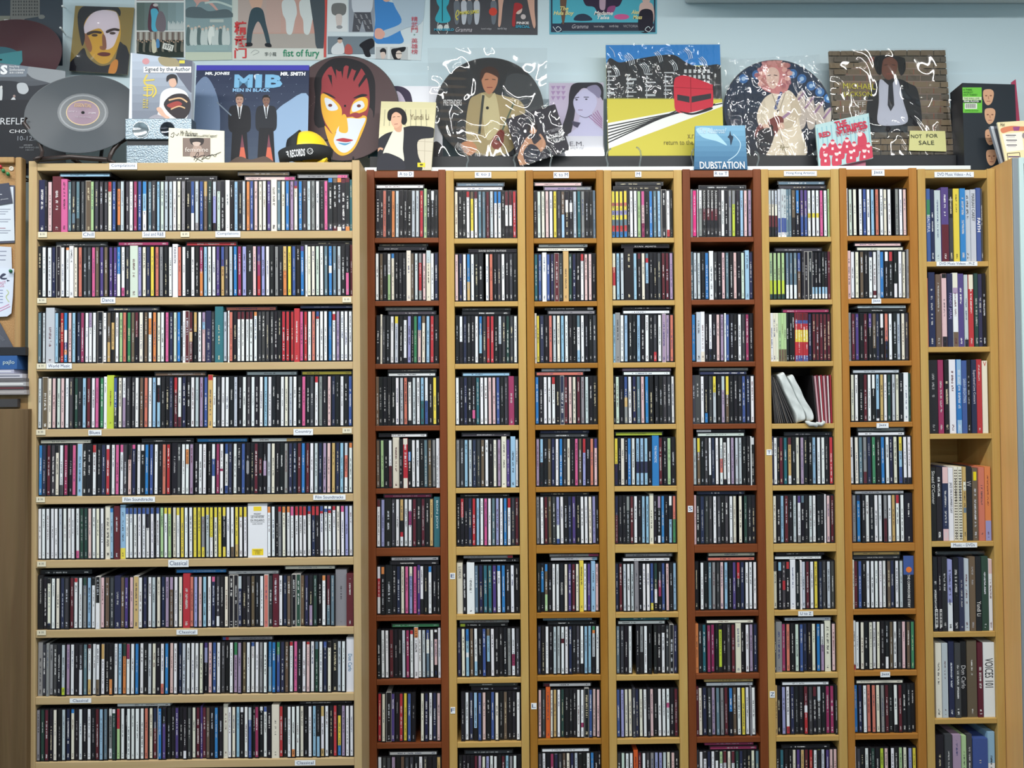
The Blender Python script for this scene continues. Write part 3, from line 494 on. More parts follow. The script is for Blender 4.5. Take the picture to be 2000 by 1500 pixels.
# ------------------------------------------------------------------ DVD cases in the tall tower
DV = [ # (px left, px right, spec, height factor, description, lettering)
 (0, [(1806.5, 1809.5, 'w', 1, 'thin white card sleeve against the left side', None), (1810, 1817.6, 'b15G38b', 1, 'blue and green spined DVD case', ('BEAUTIFUL', .36, .60, (225, 230, 240))), (1818, 1825.8, 'n', .99, 'dark navy DVD case beside the blue and green one', None), (1826.2, 1838.2, 's', .98, 'wide pale silver DVD case', None), (1839.2, 1853.8, 'u50m', 1.02, 'purple over dark red double DVD case', None), (1854.2, 1862, 'k14g16k40d', 1, 'charcoal DVD case in plastic wrap', None), (1862.4, 1874, 'y', 1, 'yellow spined DVD case', None), (1874.4, 1885.2, 'B', 1, 'sky blue DVD case', None), (1885.6, 1896.4, 's', .985, 'silver white DVD case beside the sky blue one', None), (1896.8, 1907.4, 's', .99, 'silver DVD case lettered vertically in grey', ('MARIAH CAREY', .06, .44, (90, 96, 104))), (1907.8, 1916.4, 'b', 1.01, 'blue DVD case with white capital letters', ('FAITH', .41, .60, (240, 242, 246))), (1916.8, 1920.4, 'd', 1, 'thin charcoal case against the right wall', None)]),
 (1, [(1809, 1813.5, 'S', .94, 'thin salmon case at the left end', None), (1814.5, 1827.5, 'n', 1.02, 'navy DVD case with script lettering', None), (1828, 1837.5, 'h', .99, 'brown DVD case with faded print', None), (1840, 1849.5, 'k6P86k', 1, 'pink striped DVD case', None), (1850.5, 1861, 'n', 1, 'violet navy DVD case with spaced capitals', ('PANDIT JASRAJ', .27, .62, (170, 160, 214))), (1861.5, 1871.8, 'i20V28w80h', 1.01, 'white and mauve patterned DVD case', None), (1872.2, 1883.4, 'u', 1, 'purple DVD case', None), (1884.5, 1892, 's90k', .985, 'silver grey DVD case', None), (1892.5, 1902, 'i20r', .985, 'red DVD case with cream top', None), (1903, 1910, 'f', 1, 'dark green grey DVD case', None), (1910.5, 1918, 'n', .99, 'navy and gold DVD case', None), (1918.5, 1926.5, 'k', 1, 'black DVD case at the right end', None)]),
 (2, [(1814.8, 1832.5, 'k', 1, 'wide black DVD box with handwritten sign', None), (1833, 1843.5, 'M', 1, 'mauve pink DVD case', None), (1845, 1854, 'k', 1, 'black DVD case between pink and white ones', None), (1854.5, 1867.5, 'w', 1.005, 'wide translucent white DVD case', None), (1868, 1877.5, 'l35B82l', 1.005, 'sky picture DVD case', None), (1878, 1888, 'b', .99, 'royal blue DVD case', ('SARAH BRIGHTMAN', .25, .58, (190, 210, 240))), (1888.5, 1897, 'k', 1, 'black DVD case right of the royal blue one', None), (1897.5, 1907.5, 'n', 1, 'dark violet DVD case', ('Superband Live Concert', .14, .60, (214, 210, 224))), (1908, 1918.6, 'r', 1.005, 'dark red DVD case with white capitals', None), (1919, 1929.5, 'i', .985, 'ivory DVD case with a red V', ('V', .012, .075, (190, 50, 50)))]),
 (3, [(1819, 1829.5, 'k', .995, 'black DVD case with white script at left end', ("Sinead O'Connor", .05, .5, (224, 224, 224))), (1830, 1841, 'k', .995, 'black DVD case with red script', None), (1841.5, 1853, 'P22n84P', 1.0, 'pink and navy DVD case', None), (1853.4, 1863.4, 'w', .985, 'white DVD case with black and red capitals', ("JAZZ ON A SUMMER'S DAY", .2, .62, (70, 74, 84))), (1864, 1872, 'i', 1.0, 'cream checked DVD case', None), (1872.4, 1880, 'i', 1.0, 'second cream checked DVD case', None), (1880.4, 1886.6, 'a20i32a55c62a', 1.0, 'golden picture DVD case', None), (1887.2, 1900, 'k', 1.005, 'black DVD case with white emblem', ('VV', .2, .27, (190, 190, 196))), (1900.4, 1910.8, 'h', .98, 'brown DVD case with yellow sticker', None), (1911.4, 1922.8, 'S', .99, 'rose red DVD case', None), (1923.2, 1935, 'o73v', 1, 'orange and lavender DVD case', None)]),
 (4, [(1822.6, 1831.5, 'k', 1, 'black DVD box with barcode', None), (1832, 1839, 'k', 1, 'narrow black DVD case beside the barcode box', None), (1839.4, 1850.5, 'k', 1, 'wide black DVD case left of the lavender one', None), (1851, 1861, 'v60w', .96, 'lavender white DVD case with swirls', None), (1861.6, 1872, 'k', .99, 'black DVD case right of the lavender one', None), (1872.4, 1883, 'n', .99, 'navy black DVD case with white signature', None), (1883.6, 1893.5, 's', .97, 'silver DVD case', None), (1894, 1905.5, 'h', 1, 'gold brown DVD box', None), (1906, 1917, 'k', 1, 'black DVD case with white script name', ('Yundi Li', .60, .80, (230, 230, 230))), (1918, 1931.6, 'f', 1, 'dark green DVD case', None), (1932.2, 1939.6, 'P20w', .96, 'pale pink DVD case at right end', None)]),
 (5, [(1828, 1840, 'i', 1.0, 'ivory DVD case with outlined lettering', None), (1840.6, 1852, 's', 1.0, 'plain pale silver DVD case', None), (1854, 1864.8, 'n', 1.02, 'navy black DVD case', None), (1865.2, 1876.4, 'd', 1, 'charcoal grey DVD case', None), (1877, 1889, 'k', 1.02, 'black DVD case with white serif name', ('Don Carlo', .32, .62, (210, 210, 214))), (1890, 1909.4, 'h', 1.03, 'wide olive brown DVD box', None), (1910.2, 1920.4, 'm', 1.0, 'maroon DVD case', None), (1921.4, 1944.5, 'w', 1.0, 'thick white box set with large slim capitals', ('VOICES 101', .21, .60, (40, 42, 50)))]),
 (6, [(1829, 1845, 'k', 1, 'black DVD box with white script on bottom shelf', None), (1846, 1860, 'd', 1.02, 'charcoal wrapped DVD case on bottom shelf', None), (1862, 1878.5, 'V', 1.01, 'mauve pink wrapped DVD box on bottom shelf', None), (1879, 1888, 'e', 1.0, 'olive green DVD case on bottom shelf', None), (1889, 1899, 'd', 1.02, 'dark grey DVD case right of the olive one', None), (1900, 1930, 'b', .96, 'thick blue box set on bottom shelf', None), (1931, 1945, 'l40w70S', 1.04, 'pale blue box at right end of bottom shelf', None)])]
S = SHELVES['T8']
ROTS = Matrix(((0, 1, 0, 0), (0, 0, -1, 0), (-1, 0, 0, 0), (0, 0, 0, 1)))    # text x -> down, text y -> right
def ypx(Z, Y, x=1870):
    lo, hi = -500, 2500
    for _ in range(40):
        m = (lo+hi)/2
        if at(x, m, Y).z > Z: lo = m
        else: hi = m
    return lo
for ri, lst in DV:
    z = S['rows'][ri][0]; zc = S['rows'][ri][1]; Y = YT+0.006; ym = ypx(z+0.09, Y)
    for p0, p1, spec, hf, desc, letter in lst:
        X0, X1 = at(p0, ym, Y).x+0.0003, at(p1, ym, Y).x-0.0003
        if p0 == lst[-1][0]: X1 = min(X1, S['xr']-0.0006)
        if p0 == lst[0][0]: X0 = max(X0, S['xl']+0.0006)
        segs = parse(spec)[0]; ht = min(0.1895*hf, zc-z-0.004); wd = X1-X0
        c, s = MB(), MB(); seal = wd > 0.0165 or wd < 0.007 or hf > 1.015
        disc_geom(c, s, wd, ht, 0.136, segs, True, False, Matrix.Identity(4))
        nm = 'dvd_box_set' if wd > 0.026 else 'dvd_case'
        if letter:
            s.z = [(2, 2, 0, 1)]*len(s.z)
            s.uv = [[(u, v*0.8) for u, v in q] if q else q for q in s.uv]
        o = c.build(nm, [GLOSSY, CASE]); o.location = (X0, Y+random.uniform(-.002, .003), z+0.0002)
        tag(o, desc+' on the %s shelf of the DVD tower' % ROWN[ri] if len(desc.split()) < 9 and 'bottom shelf' not in desc else desc+(' of the DVD tower' if 'bottom shelf' in desc else ''), 'DVD', 'DVDs in the DVD tower')
        s.build('spine_card', SPINE, o, True)
        if letter:
            st, a, b, colr = letter; tw = wd*(0.30 if len(st) > 11 else 0.36); cx = wd/2
            if st == 'V': text(st, o, wd*.2, wd*.8, ht*(1-b), ht*(1-a), colr, FRONT, z=0.0008)
            else: text(st, o, -ht*(1-a), -ht*(1-b), cx-tw, cx+tw, colr, Matrix(((0, 1, 0, 0), (0, 0, -1, 0), (-1, 0, 0, 0), (0, 0, 0, 1))), z=0.0008, bold=0.0 if st != 'FAITH' else 0.02)
        if 'checked' in desc:
            k = MB(); n = 26
            for i in range(n):
                for j in range(2): k.box(wd*(.16+.4*j), wd*(.42+.4*j), -0.0007, 0, ht*(.02+i*.96/n), ht*(.02+(i+.45)*.96/n), 0, lin((70, 62, 50)))
            tag(k.build('check_pattern', PRINT, o), kind='stuff')
        if 'barcode' in desc:
            k = MB(); k.box(wd*.35, wd*.98, -0.0006, 0, ht*.06, ht*.30, 0, lin((236, 236, 236)))
            for i in range(14): k.box(wd*.45, wd*.9, -0.0009, -0.0004, ht*(.075+i*.0155), ht*(.075+i*.0155+.0045*(1+i % 3)), 0, lin((24, 24, 24)))
            k.build('barcode_sticker', PRINT, o)
        if 'yellow sticker' in desc:
            k = MB(); k.box(wd*.2, wd*.8, -0.0006, 0, ht*.83, ht*.95, 0, lin((224, 206, 40))); k.build('sticker', PRINT, o)
# DVD in black cellophane lying on the fifth row, paper sheets on the fourth
z5 = S['rows'][4][0]+0.1905
k = MB(); M = Matrix.Translation((at(1832, 1087, YT).x, YT+0.012, z5+0.0005))
k.box(0, 0.132, 0, 0.13, 0, 0.0125, 0, lin((40, 44, 48))); o = k.build('wrapped_dvd', attr_mat('black cellophane', 0.15, 0.6), bevel=0.005); o.matrix_world = M
tag(o, 'DVD in black cellophane lying flat on the fifth row of the DVD tower', 'DVD')
k = MB(); Mt = FRONT
# lettering and marks on CD box sets
def find(u, r, spec, nth=0): return [i for i in ITEMS if i['u'] == u and i['r'] == r and i['spec'] == spec][nth]
def spine_text(u, r, o, s, a, b, colr, wfrac=0.5, bold=0.0, nth=0):
    it = find(u, r, o, nth)
    M = Matrix(((0, 1, 0, 0), (0, 0, -1, 0), (-1, 0, 0, 0), (0, 0, 0, 1))); wd, ht = it['w'], it['h']
    if it.get('obj'):
        par = it['obj']; sc = next(c for c in par.children if c.name.startswith('spine_card')); par_m = M
        za = sc.data.attributes['zn'].data
        for d in za: d.color = (2, 2, 0, 1)
        uv = sc.data.uv_layers[0].data
        for d in uv: d.uv = (d.uv[0], d.uv[1]*0.8)
    else: par, par_m = mc, item_matrix(it) @ M
    cx = wd*0.5 if it['sleeve'] else wd*0.43
    text(s, par, -ht*(1-a), -ht*(1-b), cx-wd*wfrac/2, cx+wd*wfrac/2, colr, par_m, z=0.0007, bold=bold)
spine_text('L', 1, 'w*1.2+', 'FASHION', .06, .36, (60, 60, 66), .42)
spine_text('L', 4, 'd', 'EVITA', .64, .78, (226, 226, 226), .34, nth=1)
for k in range(4): spine_text('T5', 0, 'k40m65k', 'RADIOHEAD', .03, .40, (228, 228, 228), .42, nth=k)
spine_text('T1', 5, 't*1.4+', 'BON JOVI', .07, .62, (206, 224, 230), .42)
spine_text('T3', 6, 'k*1.2', 'KASABIAN', .40, .64, (226, 226, 226), .44)
spine_text('T4', 4, 'B*1.6+', 'THE FANTASTIC', .20, .54, (226, 236, 250), .34)
spine_text('L', 7, 'w*1.8+', 'Don Carlo', .30, .62, (40, 120, 160), .5)
spine_text('T7', 6, 'b36k*2.6+', 'THE COMMODORE STORY', .36, .98, (232, 232, 232), .24, 0.01)
spine_text('T2', 6, 'i*1.3+', 'LORDS', .07, .30, (70, 74, 80), .4)
spine_text('L', 6, 'k*1.3+', 'TELEVISION & POWERS', .06, .52, (214, 214, 214), .2)
it = find('T7', 6, 'b36k*2.6+'); k = MB(); wd, ht = it['w'], it['h']
k.lathe([(0.0001, 0), (wd*.27, 0)], 24, 0, lin((226, 120, 52)), False, Matrix.Translation((wd*.52, -0.0008, ht*.735)) @ Matrix.Rotation(math.pi/2, 4, 'X'))
k.build('printed_dot', PRINT, it['obj'])
it = find('L', 5, 'w*4.7+'); bx = it['obj']; wd, ht = it['w'], it['h']; k = MB()
k.box(wd*.30, wd*.70, -0.0006, 0, ht*.865, ht*.945, 0, lin((232, 206, 52))); k.box(wd*.21, wd*.79, -0.0006, 0, ht*.045, ht*.165, 0, lin((232, 206, 52)))
k.box(wd*.14, wd*.86, -0.0006, 0, ht*.775, ht*.779, 0, lin((60, 60, 60))); k.box(wd*.14, wd*.86, -0.0006, 0, ht*.655, ht*.659, 0, lin((60, 60, 60)))
k.build('printed_label', PRINT, bx)
sc = next(c for c in bx.children if c.name.startswith('spine_card'))
for d in sc.data.attributes['zn'].data: d.color = (2, 2, 0, 1)
for d in sc.data.uv_layers[0].data: d.uv = (d.uv[0], d.uv[1]*.8)
for s, a, b, y0, y1 in (('MOZART', .32, .68, .795, .825), ('LE NOZZE', .17, .83, .735, .770), ('DI FIGARO', .15, .85, .675, .710), ('KARL BÖHM', .25, .75, .615, .64), ('COMPLETE', .29, .71, .125, .145), ('OPERA', .36, .64, .095, .115), ('3 CDs', .38, .62, .062, .084)):
    text(s, bx, wd*a, wd*b, ht*y0, ht*y1, (60, 60, 64), FRONT, z=0.0009)
# leaning thin sleeves, white plastic bundle and red-edged sleeves in the Hong Kong tower
S6 = SHELVES['T6']; z, zc = S6['rows'][3]; xl, xr = S6['xl'], S6['xr']
def slab(name, x, wd, ht, ang, colr, y=0.008, dp=0.125, m=GLOSSY):
    k = MB(); k.box(0, wd, 0, dp, 0, ht, 0, lin(colr)); k.box(wd*.3, wd*.45, -0.0002, 0, ht*.02, ht*.98, 0, lin(tuple(min(255, v+70) for v in colr)))
    o = k.build(name, m); o.matrix_world = Matrix.Translation((x, YT+y, z+0.0003+max(0, -math.sin(ang)*0))) @ Matrix.Rotation(ang, 4, 'Y'); return o
x = xl+0.0010
for i in range(10):
    ht = 0.124; ang = -math.radians(4+i*2.1); wd = 0.0034
    o = slab('thin_cd_sleeve', x+0.0006+wd*0, wd, ht-0.003*(i % 3), ang, random.choice([(44, 42, 44), (60, 58, 58), (36, 38, 42), (70, 66, 64)]), 0.006+random.uniform(0, .006))
    # lean to the left: top moves towards -x, keep it inside the tower
    o.matrix_world = Matrix.Translation((x+ht*math.sin(-ang)*1.0, o.location.y, z+0.0004)) @ Matrix.Rotation(ang, 4, 'Y')
    tag(o, '%s leaning dark CD sleeve from left, beside the white plastic bundle' % ORD[i+1].capitalize(), 'CD', 'leaning thin CD sleeves')
    x += 0.0004+i*0.0002
nred = 9; xx = xr-0.0012
for i in range(nred):
    wd = 0.0031; xx -= wd+0.0004+(0.0011 if i else 0)
    o = slab('red_cd_sleeve', xx, wd, 0.124-0.002*(i % 2), -math.radians(1.0+0.5*i), [(140, 32, 48), (206, 196, 200), (110, 30, 46), (190, 150, 160)][i % 4] if i < nred-1 else (24, 22, 25), 0.008+random.uniform(0, .004))
    tag(o, '%s thin red-and-white CD sleeve from the right wall, behind the bundle' % ORD[i+1], 'CD', 'thin red and white CD sleeves')
def bundle():
    root = thing('plastic_sleeve_bundle', 'folded bundle of milky plastic sleeves leaning out of the Hong Kong tower', 'plastic bag', Matrix.Translation((at(1583, 826, YT).x, YT+0.001, z+0.002)))
    film = mat('milky plastic film', (214, 222, 222), 0.3, spec=0.5, coat=0.3); n = N(film, 'ShaderNodeTexNoise', i_Scale=70.0, i_Detail=3.0); bump(film, n.outputs[0], 0.5, 0.004)
    for j, (dx, w, dy, h) in enumerate(((-0.009, 0.025, 0.0, 0.136), (0.0150, 0.020, 0.004, 0.130))):
        me = bmesh.new(); bmesh.ops.create_cube(me, size=1.0)
        bmesh.ops.scale(me, vec=(w, 0.11, h), verts=me.verts); bmesh.ops.subdivide_edges(me, edges=me.edges[:], cuts=5, use_grid_fill=True)
        for v in me.verts:
            f = v.co.z/h; v.co.x *= 0.80+0.25*(0.5-f)+0.07*math.sin(9*v.co.z/h*3+v.co.y*60); v.co.y += 0.004*math.sin(v.co.z*140+v.co.x*200)
            if f < -0.3 and v.co.y < 0: v.co.x += 0.006*math.sin(v.co.z*400); v.co.y -= 0.004*(-0.3-f)*5
        d = bpy.data.meshes.new('folded_film'); me.to_mesh(d); me.free(); d.materials.append(film)
        for p in d.polygons: p.use_smooth = True
        o = bpy.data.objects.new('folded_film', d); COL.objects.link(o); o.parent = root
        sub = o.modifiers.new('round', 'SUBSURF'); sub.levels = 2; sub.render_levels = 2
        a = -math.radians(24); R_ = Matrix.Rotation(a, 4, 'Y')
        o.matrix_local = Matrix.Translation((dx-0.0065, 0.060+dy, 0.001)) @ R_ @ Matrix.Translation((0, 0, h/2+0.003))
    k = MB(); pts = []
    for i in range(9):
        t_ = i/8; pts.append((-0.014+0.052*t_+0.002*math.sin(i*2.2), -0.004+0.003*math.sin(i*1.7), 0.003-0.008*math.sin(math.pi*t_)+0.002*math.sin(i*3)))
    k.tube(pts, [0.002, .006, .0065, .005, .0065, .006, .0055, .005, .002], 8, 0)
    k.build('crumpled_edge', film, root)
bundle()

for o in list(bpy.data.objects):
    if o.get('label', '').startswith('black CD lying flat') and ('second row of the E to J' in o['label'] or 'second row of the tower headed M' in o['label']):
        st, a, b = ('DAVID BOWIE OUTSIDE', .22, .78) if 'E to J' in o['label'] else ('RYAN  ADAMS', .28, .72)
        sc = next(c for c in o.children)
        for d in sc.data.attributes['zn'].data: d.color = (2, 2, 0, 1)
        for d in sc.data.uv_layers[0].data: d.uv = (d.uv[0], d.uv[1]*.8)
        text(st, o, 0.1248*a, 0.1248*b, .0028, .0070, (222, 222, 222), FRONT, z=0.0008)
# ------------------------------------------------------------------ covers, discs and posters
def crom(pts, n=5, closed=True):
    out = []; m = len(pts)
    for i in range(m if closed else m-1):
        p0, p1, p2, p3 = (pts[(i-1) % m], pts[i], pts[(i+1) % m], pts[(i+2) % m]) if closed else (pts[max(i-1, 0)], pts[i], pts[i+1], pts[min(i+2, m-1)])
        for k in range(n):
            t = k/n; out.append(tuple(0.5*((2*b)+(-a+c)*t+(2*a-5*b+4*c-d)*t*t+(-a+3*b-3*c+d)*t**3) for a, b, c, d in zip(p0, p1, p2, p3)))
    if not closed: out.append(pts[-1])
    return out
def clip(poly, conv):
    out = list(poly)
    for i in range(len(conv)):
        a, b = conv[i], conv[(i+1) % len(conv)]
        if not out: return out
        inp, out = out, []
        side = lambda p: (b[0]-a[0])*(p[1]-a[1])-(b[1]-a[1])*(p[0]-a[0])
        for j in range(len(inp)):
            p, q = inp[j-1], inp[j]; sp, sq = side(p), side(q)
            if sq >= 0:
                if sp < 0: t = sp/(sp-sq); out.append((p[0]+(q[0]-p[0])*t, p[1]+(q[1]-p[1])*t))
                out.append(q)
            elif sp >= 0: t = sp/(sp-sq); out.append((p[0]+(q[0]-p[0])*t, p[1]+(q[1]-p[1])*t))
    return out
class Flat:
    """a flat printed thing: a plane in the room, its outline, and a layered print measured off the photograph"""
    def __init__(s, name, label, cat, org, lean=0.0, yaw=0.0, roll=0.0, group=None):
        R_ = Matrix.Rotation(yaw, 3, 'Z') @ Matrix.Rotation(-lean, 3, 'X') @ Matrix(((1, 0, 0), (0, 0, -1), (0, 1, 0)))
        R_ = R_ @ Matrix.Rotation(roll, 3, 'Z')
        s.M = R_.to_4x4(); s.M.translation = org; s.inv = s.M.inverted(); s.n = R_ @ Vector((0, 0, 1)); s.o = org
        s.t = thing(name, label, cat, s.M, group); s.a = MB(); s.z = 0.0003; s.conv = None
    def P(s, x, y):
        d = ray(x, y); k = (s.o-EYE).dot(s.n)/d.dot(s.n); q = s.inv @ (EYE+d*k); return (q.x, q.y)
    def outline(s, quad, thick, m, name='cover_board', bevel=0.0006, z0=0.0):
        q = [s.P(*p) for p in quad]
        ar = sum(q[i][0]*q[(i+1) % len(q)][1]-q[(i+1) % len(q)][0]*q[i][1] for i in range(len(q)))
        if ar < 0: q.reverse()
        s.conv = q; k = MB(); n = len(q)
        k.mesh_faces([(x, y, z0) for x, y in q]+[(x, y, z0-thick) for x, y in q], [tuple(range(n)), tuple(range(2*n-1, n-1, -1))]+[(i, i+n, (i+1) % n+n, (i+1) % n) for i in range(n)])
        s.body = k.build(name, m, s.t, bevel=bevel); return s.body
    def disc(s, cx, cy, rx, thick, m, name='disc'):
        c = s.P(cx, cy); r = abs(s.P(cx+rx, cy)[0]-c[0]); s.c = c; s.r = r
        s.conv = [(c[0]+r*.985*math.cos(i*math.pi/24), c[1]+r*.985*math.sin(i*math.pi/24)) for i in range(48)]
        k = MB(); M = Matrix.Translation((c[0], c[1], 0)); col = lin((30, 31, 34))
        k.lathe([(.0036, 0), (r*.985, 0), (r*.995, .0004), (r, -.0006), (r*.99, -thick), (.0036, -thick), (.0036, 0)], 72, 0, col, False, M); s.body = k.build(name, m, s.t); return s.body
    def raw(s, pts, c):
        q = [s.P(*p) for p in pts]
        if s.conv: q = clip(q, s.conv)
        if len(q) < 3: return
        ar = sum(q[i][0]*q[(i+1) % len(q)][1]-q[(i+1) % len(q)][0]*q[i][1] for i in range(len(q)))
        if ar < 0: q.reverse()
        s.z += 0.000012; s.a.face([(x, y, s.z) for x, y in q], 0, lin(c))
    def poly(s, c, *pts): s.raw(pts, c)
    def blob(s, c, *pts): s.raw(crom(list(pts)), c)
    def ell(s, c, cx, cy, rx, ry, rot=0):
        ca, sa = math.cos(rot), math.sin(rot); s.raw([(cx+rx*math.cos(k*math.pi/14)*ca-ry*math.sin(k*math.pi/14)*sa, cy+rx*math.cos(k*math.pi/14)*sa+ry*math.sin(k*math.pi/14)*ca) for k in range(28)], c)
    def rect(s, c, x0, y0, x1, y1): s.raw([(x0, y0), (x1, y0), (x1, y1), (x0, y1)], c)
    def line(s, c, w, *pts):
        for (x0, y0), (x1, y1) in zip(pts, pts[1:]):
            d = math.hypot(x1-x0, y1-y0) or 1; nx, ny = -(y1-y0)/d*w/2, (x1-x0)/d*w/2
            s.raw([(x0+nx, y0+ny), (x1+nx, y1+ny), (x1-nx, y1-ny), (x0-nx, y0-ny)], c)
    def curve(s, c, w, *pts): s.line(c, w, *crom(list(pts), 5, False))
    def grad(s, c0, c1, x0, y0, x1, y1, n=10, horiz=False):
        for i in range(n):
            t = (i+.5)/n; c = tuple(a+(b-a)*t for a, b in zip(c0, c1))
            if horiz: s.rect(c, x0+(x1-x0)*i/n, y0, x0+(x1-x0)*(i+1)/n, y1)
            else: s.rect(c, x0, y0+(y1-y0)*i/n, x1, y0+(y1-y0)*(i+1)/n)
    def fill(s, c): s.z += 0.000012; s.a.face([(x, y, s.z) for x, y in s.conv], 0, lin(c))
    def text(s, st, x0, y0, x1, y1, c, rot=0, bold=0.0, slant=0.0):
        a = s.P((x0+x1)/2, (y0+y1)/2); r = s.P(x1, (y0+y1)/2); t = s.P((x0+x1)/2, y0); w = abs(r[0]-a[0]); h = abs(t[1]-a[1])
        text(st, s.t, a[0]-w, a[0]+w, a[1]-h, a[1]+h, c, z=s.z+0.0009, rot=-math.radians(rot), bold=bold, slant=slant)
    def done(s, m=None, name='printed_picture'):
        if s.a.f: s.a.build(name, m or PRINT, s.t)
        return s.t
    def film(s, quad, m, name='clear_sleeve', z=0.0035):
        q = [s.P(*p) for p in quad]; ar = sum(q[i][0]*q[(i+1) % 4][1]-q[(i+1) % 4][0]*q[i][1] for i in range(4))
        if ar < 0: q.reverse()
        k = MB(); k.mesh_faces([(x, y, z) for x, y in q]+[(x, y, z-0.0002) for x, y in q], [(0, 1, 2, 3)]); return k.build(name, m, s.t)
def man(f, x, y, h, suit, shirt, skin, hair, tie=None, lean=0):
    """a small standing figure printed on a cover: x centre, y top of head, h height of head to hip"""
    u = h/10.0
    f.blob(suit, (x-2.6*u, y+3.6*u), (x-1*u, y+2.9*u), (x+1*u, y+2.9*u), (x+2.6*u, y+3.6*u), (x+3*u, y+7*u), (x+2.3*u, y+10*u), (x-2.3*u, y+10*u), (x-3*u, y+7*u))
    f.poly(shirt, (x-.8*u, y+2.7*u), (x+.8*u, y+2.7*u), (x+.1*u, y+6.5*u), (x-.1*u, y+6.5*u))
    if tie: f.poly(tie, (x-.25*u, y+3.1*u), (x+.25*u, y+3.1*u), (x+.12*u, y+6.2*u), (x-.12*u, y+6.2*u))
    f.poly(skin, (x-.55*u, y+2*u), (x+.55*u, y+2*u), (x+.6*u, y+3*u), (x, y+3.5*u), (x-.6*u, y+3*u))
    f.ell(skin, x, y+1.5*u, 1.0*u, 1.35*u); f.blob(hair, (x-1.1*u, y+1.4*u), (x-.9*u, y+.3*u), (x, y-.1*u), (x+.9*u, y+.3*u), (x+1.1*u, y+1.4*u), (x+.7*u, y+.75*u), (x-.6*u, y+.7*u))
    f.line((60, 45, 45), .16*u, (x-.65*u, y+1.35*u), (x-.2*u, y+1.35*u)); f.line((60, 45, 45), .16*u, (x+.2*u, y+1.35*u), (x+.65*u, y+1.35*u)); f.line((120, 60, 60), .18*u, (x-.35*u, y+2.25*u), (x+.35*u, y+2.25*u))
def guitar(f, x0, y0, x1, y1, body, neck, s):
    f.line(neck, s*.22, (x0, y0), (x1, y1)); d = math.atan2(y1-y0, x1-x0)
    f.ell(body, x1, y1, s*1.1, s*.75, d); f.ell(body, x1-math.cos(d)*s*.9, y1-math.sin(d)*s*.9, s*.7, s*.52, d); f.ell((40, 30, 28), x1-math.cos(d)*s*.3, y1-math.sin(d)*s*.3, s*.26, s*.26)
YP = YW-0.001                     # posters on the upper wall panel
WHITEPAPER = mat('white paper', (226, 232, 232), 0.6); BLACKCARD = mat('black cover board', (36, 38, 44), 0.45); CREAM = mat('cream card', (226, 222, 200), 0.6)
DCARD = mat('dark grey poster card', (52, 57, 68), 0.5)

# --- posters on the wall
f = Flat('poster', 'dark poster of a floodlit building pinned at top left of the wall', 'poster', at(60, 60, YP))
f.outline([(-30, -30), (122, -30), (122, 128), (-30, 128)], 0.0008, mat('night poster', (44, 57, 70), 0.5), 'poster_sheet', 0)
f.poly((118, 120, 118), (21, -30), (78, -30), (78, 32), (48, 37), (47, 44), (20, 44)); f.poly((126, 128, 118), (-30, 31), (20, 31), (18, 46), (-30, 51)); f.rect((206, 210, 210), 8, 38, 16, 40.5)
f.blob((120, 124, 122), (76, 30), (84, 29), (88, 33), (84, 37), (76, 36))
for i in range(5):
    for j in range(9): f.rect((74, 76, 78), 25+i*10.5, -24+j*6.4, 27.5+i*10.5, -20.5+j*6.4); f.rect((74, 76, 78), 30+i*10.5, -24+j*6.4, 32+i*10.5, -20.5+j*6.4)
f.done(PAPER)
f = Flat('poster', 'faded film poster page with two crowd photographs beside the ochre portrait', 'poster', at(310, 60, YP))
f.outline([(263, -30), (362, -30), (362, 112), (263, 112)], 0.0006, WHITEPAPER, 'poster_sheet', 0)
f.rect((150, 128, 132), 267, -30, 359, 1); f.rect((120, 152, 158), 267, 5, 359, 59.5); f.grad((96, 112, 108), (146, 170, 176), 267, 5, 359, 59.5, 6, True)
f.blob((92, 66, 78), (292, 17), (300, 6), (310, 18), (309, 40), (312, 59), (290, 59)); f.ell((200, 196, 196), 304, 10, 5, 3); f.blob((88, 178, 206), (295, 19), (306, 18), (311, 32), (309, 59), (297, 59), (296, 36)); f.blob((120, 112, 120), (310, 24), (318, 24), (324, 40), (322, 60), (308, 60), (304, 46))
for i in range(11): f.blob((196, 206, 206), (328+i*2.9, 44+(i % 3)*2), (330+i*2.9, 42+(i % 3)*2), (330.5+i*2.9, 58), (328+i*2.9, 58))
f.rect((150, 146, 140), 267, 62, 359, 82); f.rect((52, 62, 58), 267, 78, 359, 112)
for i in range(16): f.rect((188, 188, 180) if i % 2 else (110, 96, 90), 268+i*5.7, 63, 271+i*5.7, 79)
for i in range(22): f.ell((176, 150, 132), 270+i*4.1, 79+(i*7 % 5), 1.5, 2); f.blob((44, 54, 52) if i % 3 else (120, 118, 108), (268+i*4.1, 82+(i*7 % 5)), (271+i*4.1, 81+(i*7 % 5)), (272.6+i*4.1, 100), (267+i*4.1, 100))
f.blob((204, 202, 180), (297, 80), (303, 78), (306, 90), (305, 102), (298, 102)); f.blob((84, 140, 190), (306, 78), (311, 78), (312, 92), (306, 93)); f.poly((222, 226, 220), (320, 84), (340, 89), (337, 101), (317, 95))
f.text('1971', 322, 88, 336, 96, (60, 64, 66), 14); f.done(PAPER)
f = Flat('poster', 'faded pale green photograph of people before an arched gate, unframed', 'poster', at(408, 60, YP))
f.outline([(362.5, -30), (455, -30), (455, 117), (362.5, 119)], 0.0006, mat('faded paper', (192, 208, 200), 0.7), 'poster_sheet', 0)
f.grad((126, 150, 158), (150, 174, 176), 362.5, -30, 453, 104, 8); f.blob((212, 168, 160), (376, -6), (384, 10), (372, 20), (382, 15), (392, 4), (404, 5), (414, 12), (424, 22), (430, 25), (418, 9), (404, -4), (390, -30))
